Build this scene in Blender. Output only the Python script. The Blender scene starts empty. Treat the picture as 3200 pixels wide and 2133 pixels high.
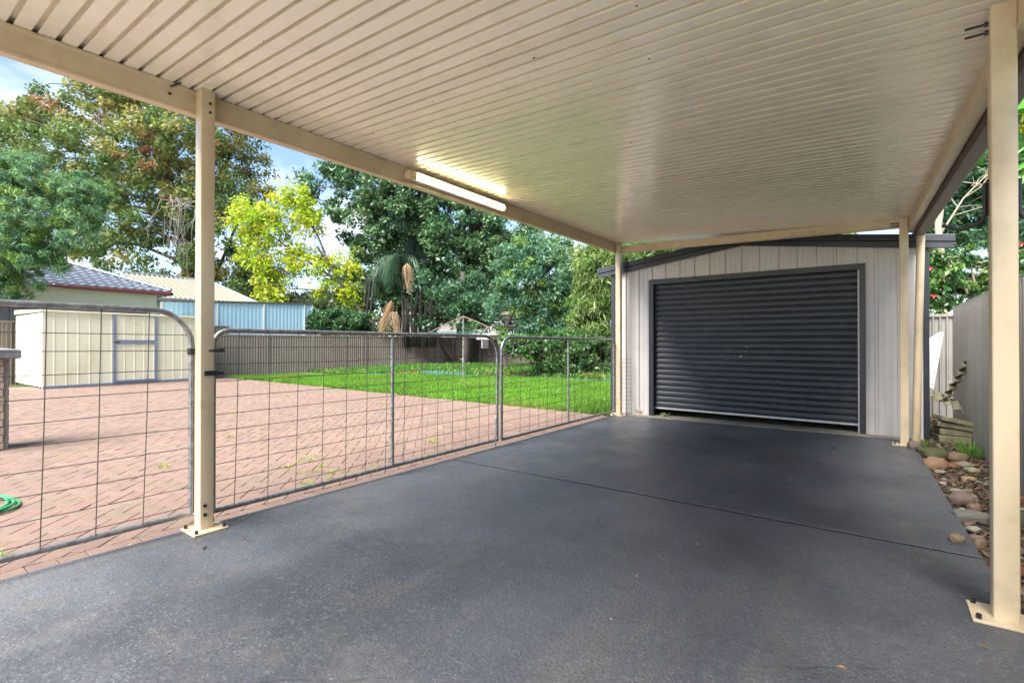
import bpy, math, random
import numpy as np
from mathutils import Vector, noise as mnoise
random.seed(7); rng = np.random.default_rng(11)
R = math.radians
scene = bpy.context.scene
COL = scene.collection

# ------------------------------------------------------------------ camera
F, YAW, PIT, H0 = 1553.0, R(36.33), R(0.32), 1.15      # focal length in photo pixels (3200 wide)
cam_d = bpy.data.cameras.new('camera'); cam = bpy.data.objects.new('camera', cam_d); COL.objects.link(cam)
cam.location = (0, 0, H0); cam.rotation_euler = (math.pi/2 + PIT, 0, YAW)
cam_d.sensor_width = 36.0; cam_d.lens = F/3200*36.0; cam_d.clip_start = 0.05; cam_d.clip_end = 2000
scene.camera = cam

# ------------------------------------------------------------------ sky and sun
SUN_EL, SUN_AZ = R(52), R(182)      # azimuth clockwise from +Y
world = bpy.data.worlds.new('World'); scene.world = world; world.use_nodes = True
wt = world.node_tree; wt.nodes.clear()
def wn(t, **k):
    n = wt.nodes.new(t)
    for a, b in k.items(): setattr(n, a, b)
    return n
sky = wn('ShaderNodeTexSky', sky_type='NISHITA', sun_disc=False, sun_elevation=SUN_EL, sun_rotation=SUN_AZ,
         air_density=1.0, dust_density=0.6, ozone_density=1.6)
geo = wn('ShaderNodeTexCoord'); sep = wn('ShaderNodeSeparateXYZ')
wt.links.new(geo.outputs['Generated'], sep.inputs[0])
zz = wn('ShaderNodeMath', operation='MAXIMUM'); zz.inputs[1].default_value = 0.0; wt.links.new(sep.outputs[2], zz.inputs[0])
za = wn('ShaderNodeMath', operation='ADD'); za.inputs[1].default_value = 0.16; wt.links.new(zz.outputs[0], za.inputs[0])
comb = wn('ShaderNodeCombineXYZ')
for i in (0, 1):
    d = wn('ShaderNodeMath', operation='DIVIDE'); wt.links.new(sep.outputs[i], d.inputs[0]); wt.links.new(za.outputs[0], d.inputs[1])
    wt.links.new(d.outputs[0], comb.inputs[i])
noi = wn('ShaderNodeTexNoise'); noi.inputs['Scale'].default_value = 1.1; noi.inputs['Detail'].default_value = 9; noi.inputs['Roughness'].default_value = 0.6
wt.links.new(comb.outputs[0], noi.inputs['Vector'])
rmp = wn('ShaderNodeValToRGB'); rmp.color_ramp.elements[0].position = 0.50; rmp.color_ramp.elements[1].position = 0.66
wt.links.new(noi.outputs['Fac'], rmp.inputs[0])
mx = wn('ShaderNodeMix', data_type='RGBA'); wt.links.new(rmp.outputs['Color'], mx.inputs[0])
wt.links.new(sky.outputs[0], mx.inputs[6]); mx.inputs[7].default_value = (4.4, 4.6, 5.0, 1)
bg = wn('ShaderNodeBackground'); bg.inputs['Strength'].default_value = 0.050; wt.links.new(mx.outputs[2], bg.inputs[0])
wo = wn('ShaderNodeOutputWorld'); wt.links.new(bg.outputs[0], wo.inputs[0])
sun_d = bpy.data.lights.new('sun', 'SUN'); sun = bpy.data.objects.new('sun', sun_d); COL.objects.link(sun)
sun_d.energy = 3.2; sun_d.angle = R(50); sun_d.color = (1.0, 0.95, 0.88)
sd = Vector((math.sin(SUN_AZ)*math.cos(SUN_EL), math.cos(SUN_AZ)*math.cos(SUN_EL), math.sin(SUN_EL)))
sun.rotation_euler = sd.to_track_quat('Z', 'Y').to_euler(); sun.location = (-6, -8, 14)
vs = scene.view_settings; vs.view_transform = 'Standard'; vs.look = 'None'; vs.exposure = 2.62; vs.gamma = 1.0; vs.use_curve_mapping = False
scene.cycles.use_denoising = True; scene.cycles.max_bounces = 10; scene.cycles.diffuse_bounces = 6; scene.cycles.transparent_max_bounces = 8
scene.cycles.sample_clamp_indirect = 6

# ------------------------------------------------------------------ pixel helpers (photo pixels -> directions)
fw = np.array([-math.sin(YAW)*math.cos(PIT), math.cos(YAW)*math.cos(PIT), math.sin(PIT)])
rt = np.array([math.cos(YAW), math.sin(YAW), 0.0]); upv = np.cross(rt, fw); C0 = np.array([0, 0, H0])
def ray(x, y): return fw + rt*(x-1600)/F + upv*(1066.5-y)/F
def onz(x, y, z=0.0): d = ray(x, y); return C0 + d*(z-H0)/d[2]
def onx(x, y, X): d = ray(x, y); return C0 + d*X/d[0]
def ony(x, y, Y): d = ray(x, y); return C0 + d*Y/d[1]
def atd(x, y, D): return C0 + ray(x, y)*D
def proj(P):
    d = np.asarray(P, float)-C0; Z = d@fw
    return 1600+F*(d@rt)/Z, 1066.5-F*(d@upv)/Z, Z

# ------------------------------------------------------------------ materials
def node_mat(name):
    m = bpy.data.materials.new(name); m.use_nodes = True
    nt = m.node_tree; b = nt.nodes['Principled BSDF']
    return m, nt, b
def pmat(name, c1, c2=None, rough=0.5, scale=6.0, bump=0.0, bscale=60.0, metal=0.0, spec=0.5, detail=6, stretch=None, rvar=0.0, coat=0.0, attr=False, objrand=0.0, dirt=None, dirt_scale=1.5, dirt_amt=0.4, contrast=(0.35, 0.65)):
    m, nt, b = node_mat(name); L = nt.links.new
    tc = nt.nodes.new('ShaderNodeTexCoord'); vec = tc.outputs['Object']
    if stretch:
        mp = nt.nodes.new('ShaderNodeMapping'); mp.inputs['Scale'].default_value = stretch; L(vec, mp.inputs[0]); vec = mp.outputs[0]
    n1 = nt.nodes.new('ShaderNodeTexNoise'); n1.inputs['Scale'].default_value = scale; n1.inputs['Detail'].default_value = detail; n1.inputs['Roughness'].default_value = 0.62
    L(vec, n1.inputs['Vector'])
    rp = nt.nodes.new('ShaderNodeValToRGB'); c2 = c2 or tuple(x*0.8 for x in c1)
    rp.color_ramp.elements[0].position, rp.color_ramp.elements[1].position = contrast
    rp.color_ramp.elements[0].color = (*c2, 1); rp.color_ramp.elements[1].color = (*c1, 1)
    L(n1.outputs['Fac'], rp.inputs[0]); col = rp.outputs['Color']
    if attr:
        at = nt.nodes.new('ShaderNodeAttribute'); at.attribute_name = 'tint'
        mm = nt.nodes.new('ShaderNodeMix'); mm.data_type = 'RGBA'; mm.blend_type = 'MULTIPLY'; mm.inputs[0].default_value = 1
        L(col, mm.inputs[6]); L(at.outputs['Color'], mm.inputs[7]); col = mm.outputs[2]
    if objrand:
        oi = nt.nodes.new('ShaderNodeObjectInfo'); hv = nt.nodes.new('ShaderNodeHueSaturation')
        mr = nt.nodes.new('ShaderNodeMapRange'); mr.inputs[3].default_value = 1-objrand; mr.inputs[4].default_value = 1+objrand
        L(oi.outputs['Random'], mr.inputs[0]); L(mr.outputs[0], hv.inputs['Value'])
        mh = nt.nodes.new('ShaderNodeMath'); mh.operation = 'MULTIPLY_ADD'; mh.inputs[1].default_value = 0.05*objrand; mh.inputs[2].default_value = 0.5-0.025*objrand
        L(oi.outputs['Random'], mh.inputs[0]); L(mh.outputs[0], hv.inputs['Hue']); L(col, hv.inputs['Color']); col = hv.outputs[0]
    if dirt:
        n3 = nt.nodes.new('ShaderNodeTexNoise'); n3.inputs['Scale'].default_value = dirt_scale; n3.inputs['Detail'].default_value = 8; n3.inputs['Roughness'].default_value = 0.65
        L(tc.outputs['Object'], n3.inputs['Vector'])
        r3 = nt.nodes.new('ShaderNodeMapRange'); r3.inputs[1].default_value = 0.5; r3.inputs[2].default_value = 0.75; r3.inputs[4].default_value = dirt_amt
        L(n3.outputs['Fac'], r3.inputs[0])
        m3 = nt.nodes.new('ShaderNodeMix'); m3.data_type = 'RGBA'; L(r3.outputs[0], m3.inputs[0]); L(col, m3.inputs[6]); m3.inputs[7].default_value = (*dirt, 1); col = m3.outputs[2]
    L(col, b.inputs['Base Color'])
    b.inputs['Roughness'].default_value = rough; b.inputs['Metallic'].default_value = metal; b.inputs['Specular IOR Level'].default_value = spec
    if coat: b.inputs['Coat Weight'].default_value = coat; b.inputs['Coat Roughness'].default_value = 0.2; b.inputs['Coat IOR'].default_value = 1.6
    if rvar:
        mr2 = nt.nodes.new('ShaderNodeMapRange'); mr2.inputs[3].default_value = rough-rvar; mr2.inputs[4].default_value = rough+rvar
        L(n1.outputs['Fac'], mr2.inputs[0]); L(mr2.outputs[0], b.inputs['Roughness'])
    if bump:
        n2 = nt.nodes.new('ShaderNodeTexNoise'); n2.inputs['Scale'].default_value = bscale; n2.inputs['Detail'].default_value = 5; L(vec, n2.inputs['Vector'])
        bp = nt.nodes.new('ShaderNodeBump'); bp.inputs['Strength'].default_value = bump; bp.inputs['Distance'].default_value = 0.01
        L(n2.outputs['Fac'], bp.inputs['Height']); L(bp.outputs[0], b.inputs['Normal'])
    return m

def leaf_mat(name, trans=0.3, rough=0.45):
    m, nt, b = node_mat(name); L = nt.links.new
    at = nt.nodes.new('ShaderNodeAttribute'); at.attribute_name = 'tint'
    L(at.outputs['Color'], b.inputs['Base Color']); b.inputs['Roughness'].default_value = rough; b.inputs['Specular IOR Level'].default_value = 0.4
    tr = nt.nodes.new('ShaderNodeBsdfTranslucent'); L(at.outputs['Color'], tr.inputs[0])
    ms = nt.nodes.new('ShaderNodeMixShader'); ms.inputs[0].default_value = trans
    L(b.outputs[0], ms.inputs[1]); L(tr.outputs[0], ms.inputs[2]); L(ms.outputs[0], nt.nodes['Material Output'].inputs[0])
    return m

M = {}
M['cream'] = pmat('cream_steel', (0.66, 0.54, 0.37), (0.58, 0.46, 0.30), rough=0.33, scale=3.0, coat=0.15, dirt=(0.30, 0.23, 0.12), dirt_scale=5, dirt_amt=0.5, stretch=(1, 1, .35), rvar=.08)
M['roofpan'] = pmat('roof_pan_cream', (0.92, 0.85, 0.72), (0.89, 0.815, 0.68), rough=0.30, scale=1.4, coat=1.0, objrand=0.035, dirt=(0.40, 0.31, 0.18), dirt_scale=7, dirt_amt=0.22, stretch=(.5, 4, 1))
M['gutter'] = pmat('brown_gutter', (0.085, 0.042, 0.032), (0.06, 0.03, 0.024), rough=0.38, dirt=(.12, .09, .06), dirt_amt=.3)
M['galv'] = pmat('galvanised_steel', (0.40, 0.40, 0.40), (0.20, 0.20, 0.21), rough=0.42, scale=25, metal=0.75, rvar=0.12, bump=0.05, bscale=120)
M['wire'] = pmat('wire_dark', (0.12, 0.10, 0.095), (0.055, 0.045, 0.042), rough=0.55, scale=40, metal=0.4)
M['bolt'] = pmat('bolt_dark', (0.06, 0.055, 0.05), (0.03, 0.03, 0.03), rough=0.5, metal=0.5, scale=80)
M['black'] = pmat('black_hook', (0.018, 0.018, 0.019), (0.01, 0.01, 0.01), rough=0.45, scale=40, bump=.1)
M['clad'] = pmat('grey_cladding', (0.60, 0.565, 0.545), (0.55, 0.515, 0.495), rough=0.34, scale=1.3, coat=0.1, dirt=(.25, .21, .17), dirt_scale=2.2, dirt_amt=.25, stretch=(1, 1, .25))
M['dark'] = pmat('dark_trim', (0.026, 0.030, 0.038), (0.02, 0.023, 0.03), rough=0.34, scale=5, dirt=(.10, .10, .10), dirt_scale=6, dirt_amt=.18)
M['roller'] = pmat('roller_door_slat', (0.026, 0.032, 0.043), (0.021, 0.026, 0.035), rough=0.42, scale=4, objrand=0.12, dirt=(.12, .125, .13), dirt_scale=9, dirt_amt=.22, stretch=(.25, 1, 1))
M['alu'] = pmat('aluminium', (0.55, 0.55, 0.54), (0.42, 0.42, 0.42), rough=0.4, metal=0.7, scale=30)
M['conc'] = pmat('old_concrete', (0.33, 0.30, 0.24), (0.22, 0.20, 0.15), rough=0.9, scale=9, bump=.4, bscale=90, dirt=(.10, .12, .05), dirt_scale=5, dirt_amt=.6)
M['bounce_drive'] = pmat('pale_concrete', (0.60, 0.57, 0.52), (0.52, 0.49, 0.45), rough=.9, scale=4, bump=.3)  # pale so the added driveway throws light up to the ceiling
M['rubber'] = pmat('joint_filler', (0.012, 0.012, 0.011), (0.007, 0.007, 0.007), rough=.95)
M['inside'] = pmat('garage_inside', (0.05, 0.05, 0.05), rough=0.8)
M['paver'] = pmat('clay_paver', (0.158, 0.105, 0.082), (0.132, 0.086, 0.067), rough=0.85, scale=14, bump=.35, bscale=160, attr=True, dirt=(.165, .125, .096), dirt_scale=.8, dirt_amt=.6)
M['sand'] = pmat('joint_sand', (0.15, 0.11, 0.085), (0.10, 0.08, 0.06), rough=.95, scale=30, bump=.3, dirt=(.06, .09, .03), dirt_scale=1.2, dirt_amt=.6)
M['soil'] = pmat('soil', (0.12, 0.09, 0.06), (0.06, 0.045, 0.03), rough=.95, scale=12, bump=.6, bscale=40)
M['turf'] = pmat('turf_base', (0.06, 0.13, 0.02), (0.035, 0.085, 0.012), rough=.9, scale=9, bump=.5, bscale=60)
M['earth'] = pmat('far_ground', (0.06, 0.10, 0.03), (0.09, 0.08, 0.04), rough=.95, scale=.2)
M['fence'] = pmat('fence_taupe', (0.215, 0.18, 0.15), (0.185, 0.155, 0.13), rough=.45, scale=1.2, dirt=(.12, .10, .075), dirt_scale=1.3, dirt_amt=.5, stretch=(1, 1, .3))
M['fence_r'] = pmat('fence_grey', (0.215, 0.205, 0.19), (0.175, 0.167, 0.155), rough=.42, scale=1.5, dirt=(.13, .12, .09), dirt_scale=1.6, dirt_amt=.5, stretch=(1, 1, .3))
M['shed'] = pmat('shed_cream', (0.78, 0.73, 0.54), (0.72, 0.67, 0.48), rough=.42, scale=1.2, dirt=(.45, .36, .18), dirt_scale=1.5, dirt_amt=.35, stretch=(1, 1, .2))
M['shedgrey'] = pmat('shed_bluegrey', (0.20, 0.24, 0.30), (0.17, 0.20, 0.26), rough=.4)
M['rust'] = pmat('rusty', (0.16, 0.05, 0.02), (0.08, 0.025, 0.012), rough=.8, scale=30)
M['cap'] = pmat('pillar_cap', (0.18, 0.18, 0.19), (0.10, 0.10, 0.10), rough=.8, scale=12, bump=.3)
M['brick'] = pmat('pale_brick', (0.40, 0.31, 0.235), (0.32, 0.24, 0.18), rough=.9, scale=16, bump=.4, bscale=120, objrand=.14, dirt=(.42, .34, .12), dirt_scale=5, dirt_amt=.35)
M['mortar'] = pmat('mortar', (0.20, 0.18, 0.16), rough=.95, scale=40)
M['hose'] = pmat('hose_green', (0.035, 0.26, 0.10), (0.028, 0.20, 0.08), rough=.4, scale=30)
M['stone'] = pmat('river_stone', (1.0, 1.0, 1.0), (0.78, 0.76, 0.74), rough=.75, scale=9, bump=.3, bscale=50, attr=True, dirt=(.10, .09, .06), dirt_scale=7, dirt_amt=.35)
M['mulch'] = pmat('mulch_chip', (1, 1, 1), (0.6, .58, .55), rough=.9, scale=30, attr=True)
M['moss'] = pmat('mossy_slab', (0.30, 0.27, 0.18), (0.16, 0.145, 0.09), rough=.95, scale=10, bump=.6, bscale=50, dirt=(.13, .16, .03), dirt_scale=7, dirt_amt=.8)
M['white'] = pmat('white_sheet', (0.88, 0.90, 0.93), (0.82, 0.84, 0.88), rough=.45, scale=3)
M['oldcorr'] = pmat('old_corrugated', (0.34, 0.31, 0.22), (0.17, 0.16, 0.11), rough=.95, scale=8, bump=.5, dirt=(.12, .15, .04), dirt_scale=6, dirt_amt=.6)
M['bark'] = pmat('bark', (0.085, 0.068, 0.052), (0.04, 0.033, 0.026), rough=.95, scale=7, bump=.8, bscale=25, stretch=(3, 3, .6))
M['bark_dark'] = pmat('bark_dark', (0.016, 0.013, 0.011), (0.009, 0.008, 0.007), rough=.95, scale=7)
M['bark_pale'] = pmat('bark_pale', (0.34, 0.29, 0.21), (0.22, 0.18, 0.13), rough=.9, scale=7, bump=.6, bscale=25, stretch=(3, 3, .8))
M['bark_grey'] = pmat('bark_grey', (0.24, 0.23, 0.20), (0.16, 0.15, 0.13), rough=.9, scale=8)
M['leaf'] = leaf_mat('leaf', .4, .42); M['leaf_gloss'] = leaf_mat('leaf_gloss', .3, .28); M['blade'] = leaf_mat('grass_blade', .35, .5)
M['dry'] = leaf_mat('dry_palm', .15, .8)
M['htile'] = pmat('roof_tile', (0.115, 0.135, 0.18), (0.085, 0.10, 0.135), rough=.35, scale=4, spec=.7)
M['hcream'] = pmat('house_cream', (0.80, 0.75, 0.56), (0.75, 0.71, 0.53), rough=.6)
M['hred'] = pmat('house_gutter_red', (0.20, 0.035, 0.03), rough=.4)
M['hpanel'] = pmat('house_panel', (0.24, 0.21, 0.20), (0.20, 0.18, 0.17), rough=.45)
M['mroof'] = pmat('metal_roof_cream', (0.20, 0.188, 0.15), (0.175, 0.163, 0.13), rough=.5)
M['mroofdark'] = pmat('metal_roof_trim', (0.16, 0.20, 0.25), rough=.4)
M['blue'] = pmat('blue_screen', (0.40, 0.60, 0.70), (0.35, 0.54, 0.65), rough=.5, scale=4, dirt=(.45, .62, .66), dirt_scale=2, dirt_amt=.3, stretch=(1, 1, .3))
M['whitep'] = pmat('white_paint', (0.75, 0.74, 0.72), (.68, .67, .64), rough=.5)
M['farwhite'] = pmat('far_render_wall', (0.40, 0.39, 0.37), (.35, .34, .32), rough=.6)
M['tealedge'] = pmat('teal_edging', (0.045, 0.16, 0.165), (0.03, 0.11, 0.115), rough=.5, scale=10)
M['pink'] = pmat('red_brown_paint', (0.26, 0.15, 0.12), rough=.5)
M['glass'] = pmat('dark_glass', (0.05, 0.06, 0.07), rough=.1)
M['timber'] = pmat('grey_timber', (.22, .19, .15), (.14, .12, .09), rough=.9, scale=8)
M['petal'] = leaf_mat('petal', .3, .5)

# slab: dark sealed concrete with fine aggregate, dusty brown patches and a sheen
def slab_mat():
    m, nt, b = node_mat('sealed_concrete'); L = nt.links.new; N = nt.nodes.new
    tc = N('ShaderNodeTexCoord')
    def noise(s, d=6, r=.6):
        n = N('ShaderNodeTexNoise'); n.inputs['Scale'].default_value = s; n.inputs['Detail'].default_value = d; n.inputs['Roughness'].default_value = r; L(tc.outputs['Object'], n.inputs['Vector']); return n.outputs['Fac']
    def ramp(f, a, b_): 
        r = N('ShaderNodeMapRange'); r.inputs[1].default_value = a; r.inputs[2].default_value = b_; L(f, r.inputs[0]); return r.outputs[0]
    def mix(fac, a, col=None, amt=1.0):
        k = N('ShaderNodeMix'); k.data_type = 'RGBA'
        mu = N('ShaderNodeMath'); mu.operation = 'MULTIPLY'; mu.inputs[1].default_value = amt; L(fac, mu.inputs[0]); L(mu.outputs[0], k.inputs[0]); L(a, k.inputs[6]); k.inputs[7].default_value = (*col, 1); return k.outputs[2]
    r0 = N('ShaderNodeValToRGB'); L(noise(1.1, 8), r0.inputs[0]); r0.color_ramp.elements[0].position = .3; r0.color_ramp.elements[1].position = .72
    r0.color_ramp.elements[0].color = (.076, .083, .100, 1); r0.color_ramp.elements[1].color = (.122, .130, .148, 1)
    c = r0.outputs[0]
    c = mix(ramp(noise(.45, 5, .55), .47, .62), c, (.034, .038, .046), .75)
    c = mix(ramp(noise(.8, 9, .72), .50, .66), c, (.185, .185, .185), .42)
    mpv = N('ShaderNodeMapping'); mpv.inputs['Scale'].default_value = (2.6, .35, 1); mpv.inputs['Rotation'].default_value = (0, 0, R(8)); L(tc.outputs['Object'], mpv.inputs[0])
    ns_ = N('ShaderNodeTexNoise'); ns_.inputs['Scale'].default_value = 1.0; ns_.inputs['Detail'].default_value = 7; ns_.inputs['Roughness'].default_value = .62; L(mpv.outputs[0], ns_.inputs['Vector'])
    c = mix(ramp(ns_.outputs['Fac'], .54, .70), c, (.19, .165, .13), .42)
    c = mix(ramp(noise(2.3, 8, .7), .55, .75), c, (.15, .128, .095), .5)
    c = mix(ramp(noise(.7, 7, .6), .56, .72), c, (.17, .16, .14), .35)
    v = N('ShaderNodeTexVoronoi'); v.inputs['Scale'].default_value = 62; L(tc.outputs['Object'], v.inputs['Vector'])
    sp = N('ShaderNodeMath'); sp.operation = 'LESS_THAN'; sp.inputs[1].default_value = .20; L(v.outputs['Distance'], sp.inputs[0])
    gsp = N('ShaderNodeMath'); gsp.operation = 'MULTIPLY'; L(sp.outputs[0], gsp.inputs[0]); L(ramp(noise(2.2, 6, .65), .38, .60), gsp.inputs[1])
    c = mix(gsp.outputs[0], c, (.33, .34, .37), .6)
    c = mix(ramp(noise(75, 3, .7), .52, .68), c, (.030, .032, .038), .75)
    c = mix(ramp(noise(28, 4, .7), .54, .70), c, (.20, .205, .215), .38)
    c = mix(ramp(noise(6.5, 6, .7), .56, .74), c, (.035, .037, .044), .55)
    # hairline cracks
    w = N('ShaderNodeTexVoronoi'); w.feature = 'DISTANCE_TO_EDGE'; w.inputs['Scale'].default_value = .33; w.inputs['Randomness'].default_value = 1
    wob = N('ShaderNodeMix'); wob.data_type = 'RGBA'; wob.inputs[0].default_value = .12; n9 = N('ShaderNodeTexNoise'); n9.inputs['Scale'].default_value = 2.5; n9.inputs['Detail'].default_value = 6
    L(tc.outputs['Object'], n9.inputs['Vector']); L(tc.outputs['Object'], wob.inputs[6]); L(n9.outputs['Color'], wob.inputs[7]); L(wob.outputs[2], w.inputs['Vector'])
    ck = N('ShaderNodeMath'); ck.operation = 'LESS_THAN'; ck.inputs[1].default_value = .0012; L(w.outputs['Distance'], ck.inputs[0])
    gate = N('ShaderNodeMath'); gate.operation = 'MULTIPLY'; L(ck.outputs[0], gate.inputs[0]); L(ramp(noise(.9), .48, .56), gate.inputs[1])
    c = mix(gate.outputs[0], c, (.02, .02, .02), .4)
    L(c, b.inputs['Base Color'])
    rr = N('ShaderNodeMapRange'); rr.inputs[3].default_value = .30; rr.inputs[4].default_value = .62; L(noise(3, 7), rr.inputs[0]); L(rr.outputs[0], b.inputs['Roughness'])
    bp = N('ShaderNodeBump'); bp.inputs['Strength'].default_value = .7; bp.inputs['Distance'].default_value = .006; L(noise(70, 4), bp.inputs['Height'])
    b2 = N('ShaderNodeBump'); b2.inputs['Strength'].default_value = .25; b2.inputs['Distance'].default_value = .02; L(noise(5, 5), b2.inputs['Height']); L(bp.outputs[0], b2.inputs['Normal']); L(b2.outputs[0], b.inputs['Normal'])
    b.inputs['Specular IOR Level'].default_value = .6
    return m
M['slab'] = slab_mat()

def glow_mat():
    m, nt, b = node_mat('tube_light'); b.inputs['Base Color'].default_value = (.9, .9, .85, 1)
    b.inputs['Emission Color'].default_value = (1, .86, .46, 1); b.inputs['Emission Strength'].default_value = 3.2
    return m
M['tube'] = glow_mat()

# ------------------------------------------------------------------ mesh helpers
def prop(o, label=None, cat=None, group=None, kind=None):
    if label: o['label'] = label
    if cat: o['category'] = cat
    if group: o['group'] = group
    if kind: o['kind'] = kind
    return o
def empty(name, loc=(0, 0, 0), label=None, cat=None, group=None):
    o = bpy.data.objects.new(name, None); COL.objects.link(o); o.location = loc; o.empty_display_size = .1
    return prop(o, label, cat, group)
class MB:
    def __init__(s): s.v = []; s.f = []
    def add(s, vs_, fs):
        n = len(s.v); s.v += [tuple(map(float, p)) for p in vs_]; s.f += [tuple(i+n for i in f) for f in fs]; return s
    def box(s, x0, x1, y0, y1, z0, z1):
        return s.add([(x0, y0, z0), (x1, y0, z0), (x1, y1, z0), (x0, y1, z0), (x0, y0, z1), (x1, y0, z1), (x1, y1, z1), (x0, y1, z1)],
                     [(0, 3, 2, 1), (4, 5, 6, 7), (0, 1, 5, 4), (1, 2, 6, 5), (2, 3, 7, 6), (3, 0, 4, 7)])
    def hexa(s, p): # 8 points: bottom ring 4, top ring 4
        return s.add(p, [(0, 3, 2, 1), (4, 5, 6, 7), (0, 1, 5, 4), (1, 2, 6, 5), (2, 3, 7, 6), (3, 0, 4, 7)])
    def loft(s, rings, caps=True, closed=True):
        n = len(rings[0]); b0 = len(s.v)
        for r_ in rings: s.v += [tuple(map(float, p)) for p in r_]
        for i in range(len(rings)-1):
            for j in range(n if closed else n-1):
                a = b0+i*n+j; b = b0+i*n+(j+1) % n; s.f.append((a, b, b+n, a+n))
        if caps: s.f.append(tuple(b0+j for j in reversed(range(n)))); s.f.append(tuple(b0+(len(rings)-1)*n+j for j in range(n)))
        return s
    def tube(s, path, r, n=8, caps=True):
        P = [Vector(p) for p in path]; rr = r if hasattr(r, '__len__') else [r]*len(P); rings = []; pu = None
        for i, p in enumerate(P):
            t = (P[min(i+1, len(P)-1)]-P[max(i-1, 0)]).normalized()
            if pu is None: a = Vector((0, 0, 1)) if abs(t.z) < .9 else Vector((1, 0, 0)); pu = t.cross(a).normalized()
            else: pu = (pu - t*pu.dot(t)).normalized()
            w = t.cross(pu)
            rings.append([p + (pu*math.cos(k*2*math.pi/n)+w*math.sin(k*2*math.pi/n))*rr[i] for k in range(n)])
        return s.loft(rings, caps)
    def cyl(s, a, b, r, n=10): return s.tube([a, b], r, n)
    def prism_xy(s, poly, z0, z1):
        return s.loft([[(x, y, z0) for x, y in poly], [(x, y, z1) for x, y in poly]])
    def obj(s, name, mat, parent=None, smooth=False, bevel=0, seg=2, tint=None):
        me = bpy.data.meshes.new(name); me.from_pydata(s.v, [], s.f); me.update()
        if mat: me.materials.append(M[mat] if isinstance(mat, str) else mat)
        if smooth:
            me.polygons.foreach_set('use_smooth', [True]*len(me.polygons))
            if smooth == 'auto': me.set_sharp_from_angle(angle=R(35))
        if tint is not None:
            at = me.color_attributes.new('tint', 'FLOAT_COLOR', 'POINT'); at.data.foreach_set('color', np.tile(np.array([*tint, 1.0]), len(me.vertices)))
        o = bpy.data.objects.new(name, me); COL.objects.link(o)
        if parent: o.parent = parent
        if bevel:
            md = o.modifiers.new('bevel', 'BEVEL'); md.width = bevel; md.segments = seg; md.limit_method = 'ANGLE'; md.angle_limit = R(40)
        return o
def put(mesh, name, loc, rot=(0, 0, 0), scale=(1, 1, 1), parent=None):
    o = bpy.data.objects.new(name, mesh); COL.objects.link(o); o.location = loc; o.rotation_euler = rot; o.scale = scale
    if parent: o.parent = parent
    return o
def rrect(cx, cy, w, d, r=.006, k=3):
    pts = []
    for sx, sy, a0 in ((1, 1, 0), (-1, 1, 90), (-1, -1, 180), (1, -1, 270)):
        for i in range(k+1):
            a = R(a0+90*i/k); pts.append((cx+sx*(w/2-r)+r*math.cos(a), cy+sy*(d/2-r)+r*math.sin(a)))
    return pts
def npmesh(name, verts, faces, mat, parent=None, tint=None, smooth=False):
    """verts (V,3) faces (F,k) arrays"""
    me = bpy.data.meshes.new(name); V = len(verts); Fn, k = faces.shape
    me.vertices.add(V); me.vertices.foreach_set('co', np.ascontiguousarray(verts, dtype=np.float32).ravel())
    me.loops.add(Fn*k); me.loops.foreach_set('vertex_index', faces.astype(np.int32).ravel())
    me.polygons.add(Fn); me.polygons.foreach_set('loop_start', np.arange(0, Fn*k, k, dtype=np.int32))
    if smooth: me.polygons.foreach_set('use_smooth', np.ones(Fn, dtype=bool))
    me.update(calc_edges=True)
    if tint is not None:
        at = me.color_attributes.new('tint', 'FLOAT_COLOR', 'POINT'); c = np.ones((V, 4), dtype=np.float32); c[:, :3] = tint; at.data.foreach_set('color', c.ravel())
    me.materials.append(M[mat] if isinstance(mat, str) else mat)
    o = bpy.data.objects.new(name, me); COL.objects.link(o)
    if parent: o.parent = parent
    return o

# ================================================================== SETTING
prop(MB().add([(-700, -700, -.14), (700, -700, -.14), (700, 700, -.14), (-700, 700, -.14)], [(0, 1, 2, 3)]).obj('ground', 'earth'), 'plain green and brown ground beyond the fences', 'ground', kind='structure')

# concrete slab in two pours with a joint between them
def xr(y): return .454-.031*(y-3.7)        # right edge of the slab
def slab(poly, label):
    o = MB().prism_xy(poly, -.13, 0).obj('concrete_slab', 'slab', bevel=.005, seg=2)
    return prop(o, label, 'slab', kind='structure')
slab([(-3.46, -1.2), (xr(-1), -1.2), (xr(-1), -1), (xr(3.64), 3.642), (-3.46, 3.655)], 'dark grey sealed concrete slab on the open side of the joint')
slab([(-3.46, 3.683), (xr(3.66), 3.672), (xr(7.0), 7.0), (xr(7.0)+.02, 7.60), (-2.99, 7.60), (-2.99, 7.765), (-3.46, 7.765)], 'dark grey sealed concrete slab between the joint and the garage')
prop(MB().prism_xy([(-3.46, -22), (4, -22), (4, -3.2), (.66, -1.215), (-3.46, -1.215)], -.13, -.004).obj('driveway', 'bounce_drive'), 'unseen pale concrete driveway added to bounce light up under the carport roof', 'driveway', kind='structure')  # out of view, added so sunlit concrete brightens the roof underside
prop(MB().box(-3.455, .44, 3.60, 3.70, -.13, -.0035).obj('slab_joint', 'rubber'), 'narrow dark joint between the two slabs', 'joint', kind='structure')

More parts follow.
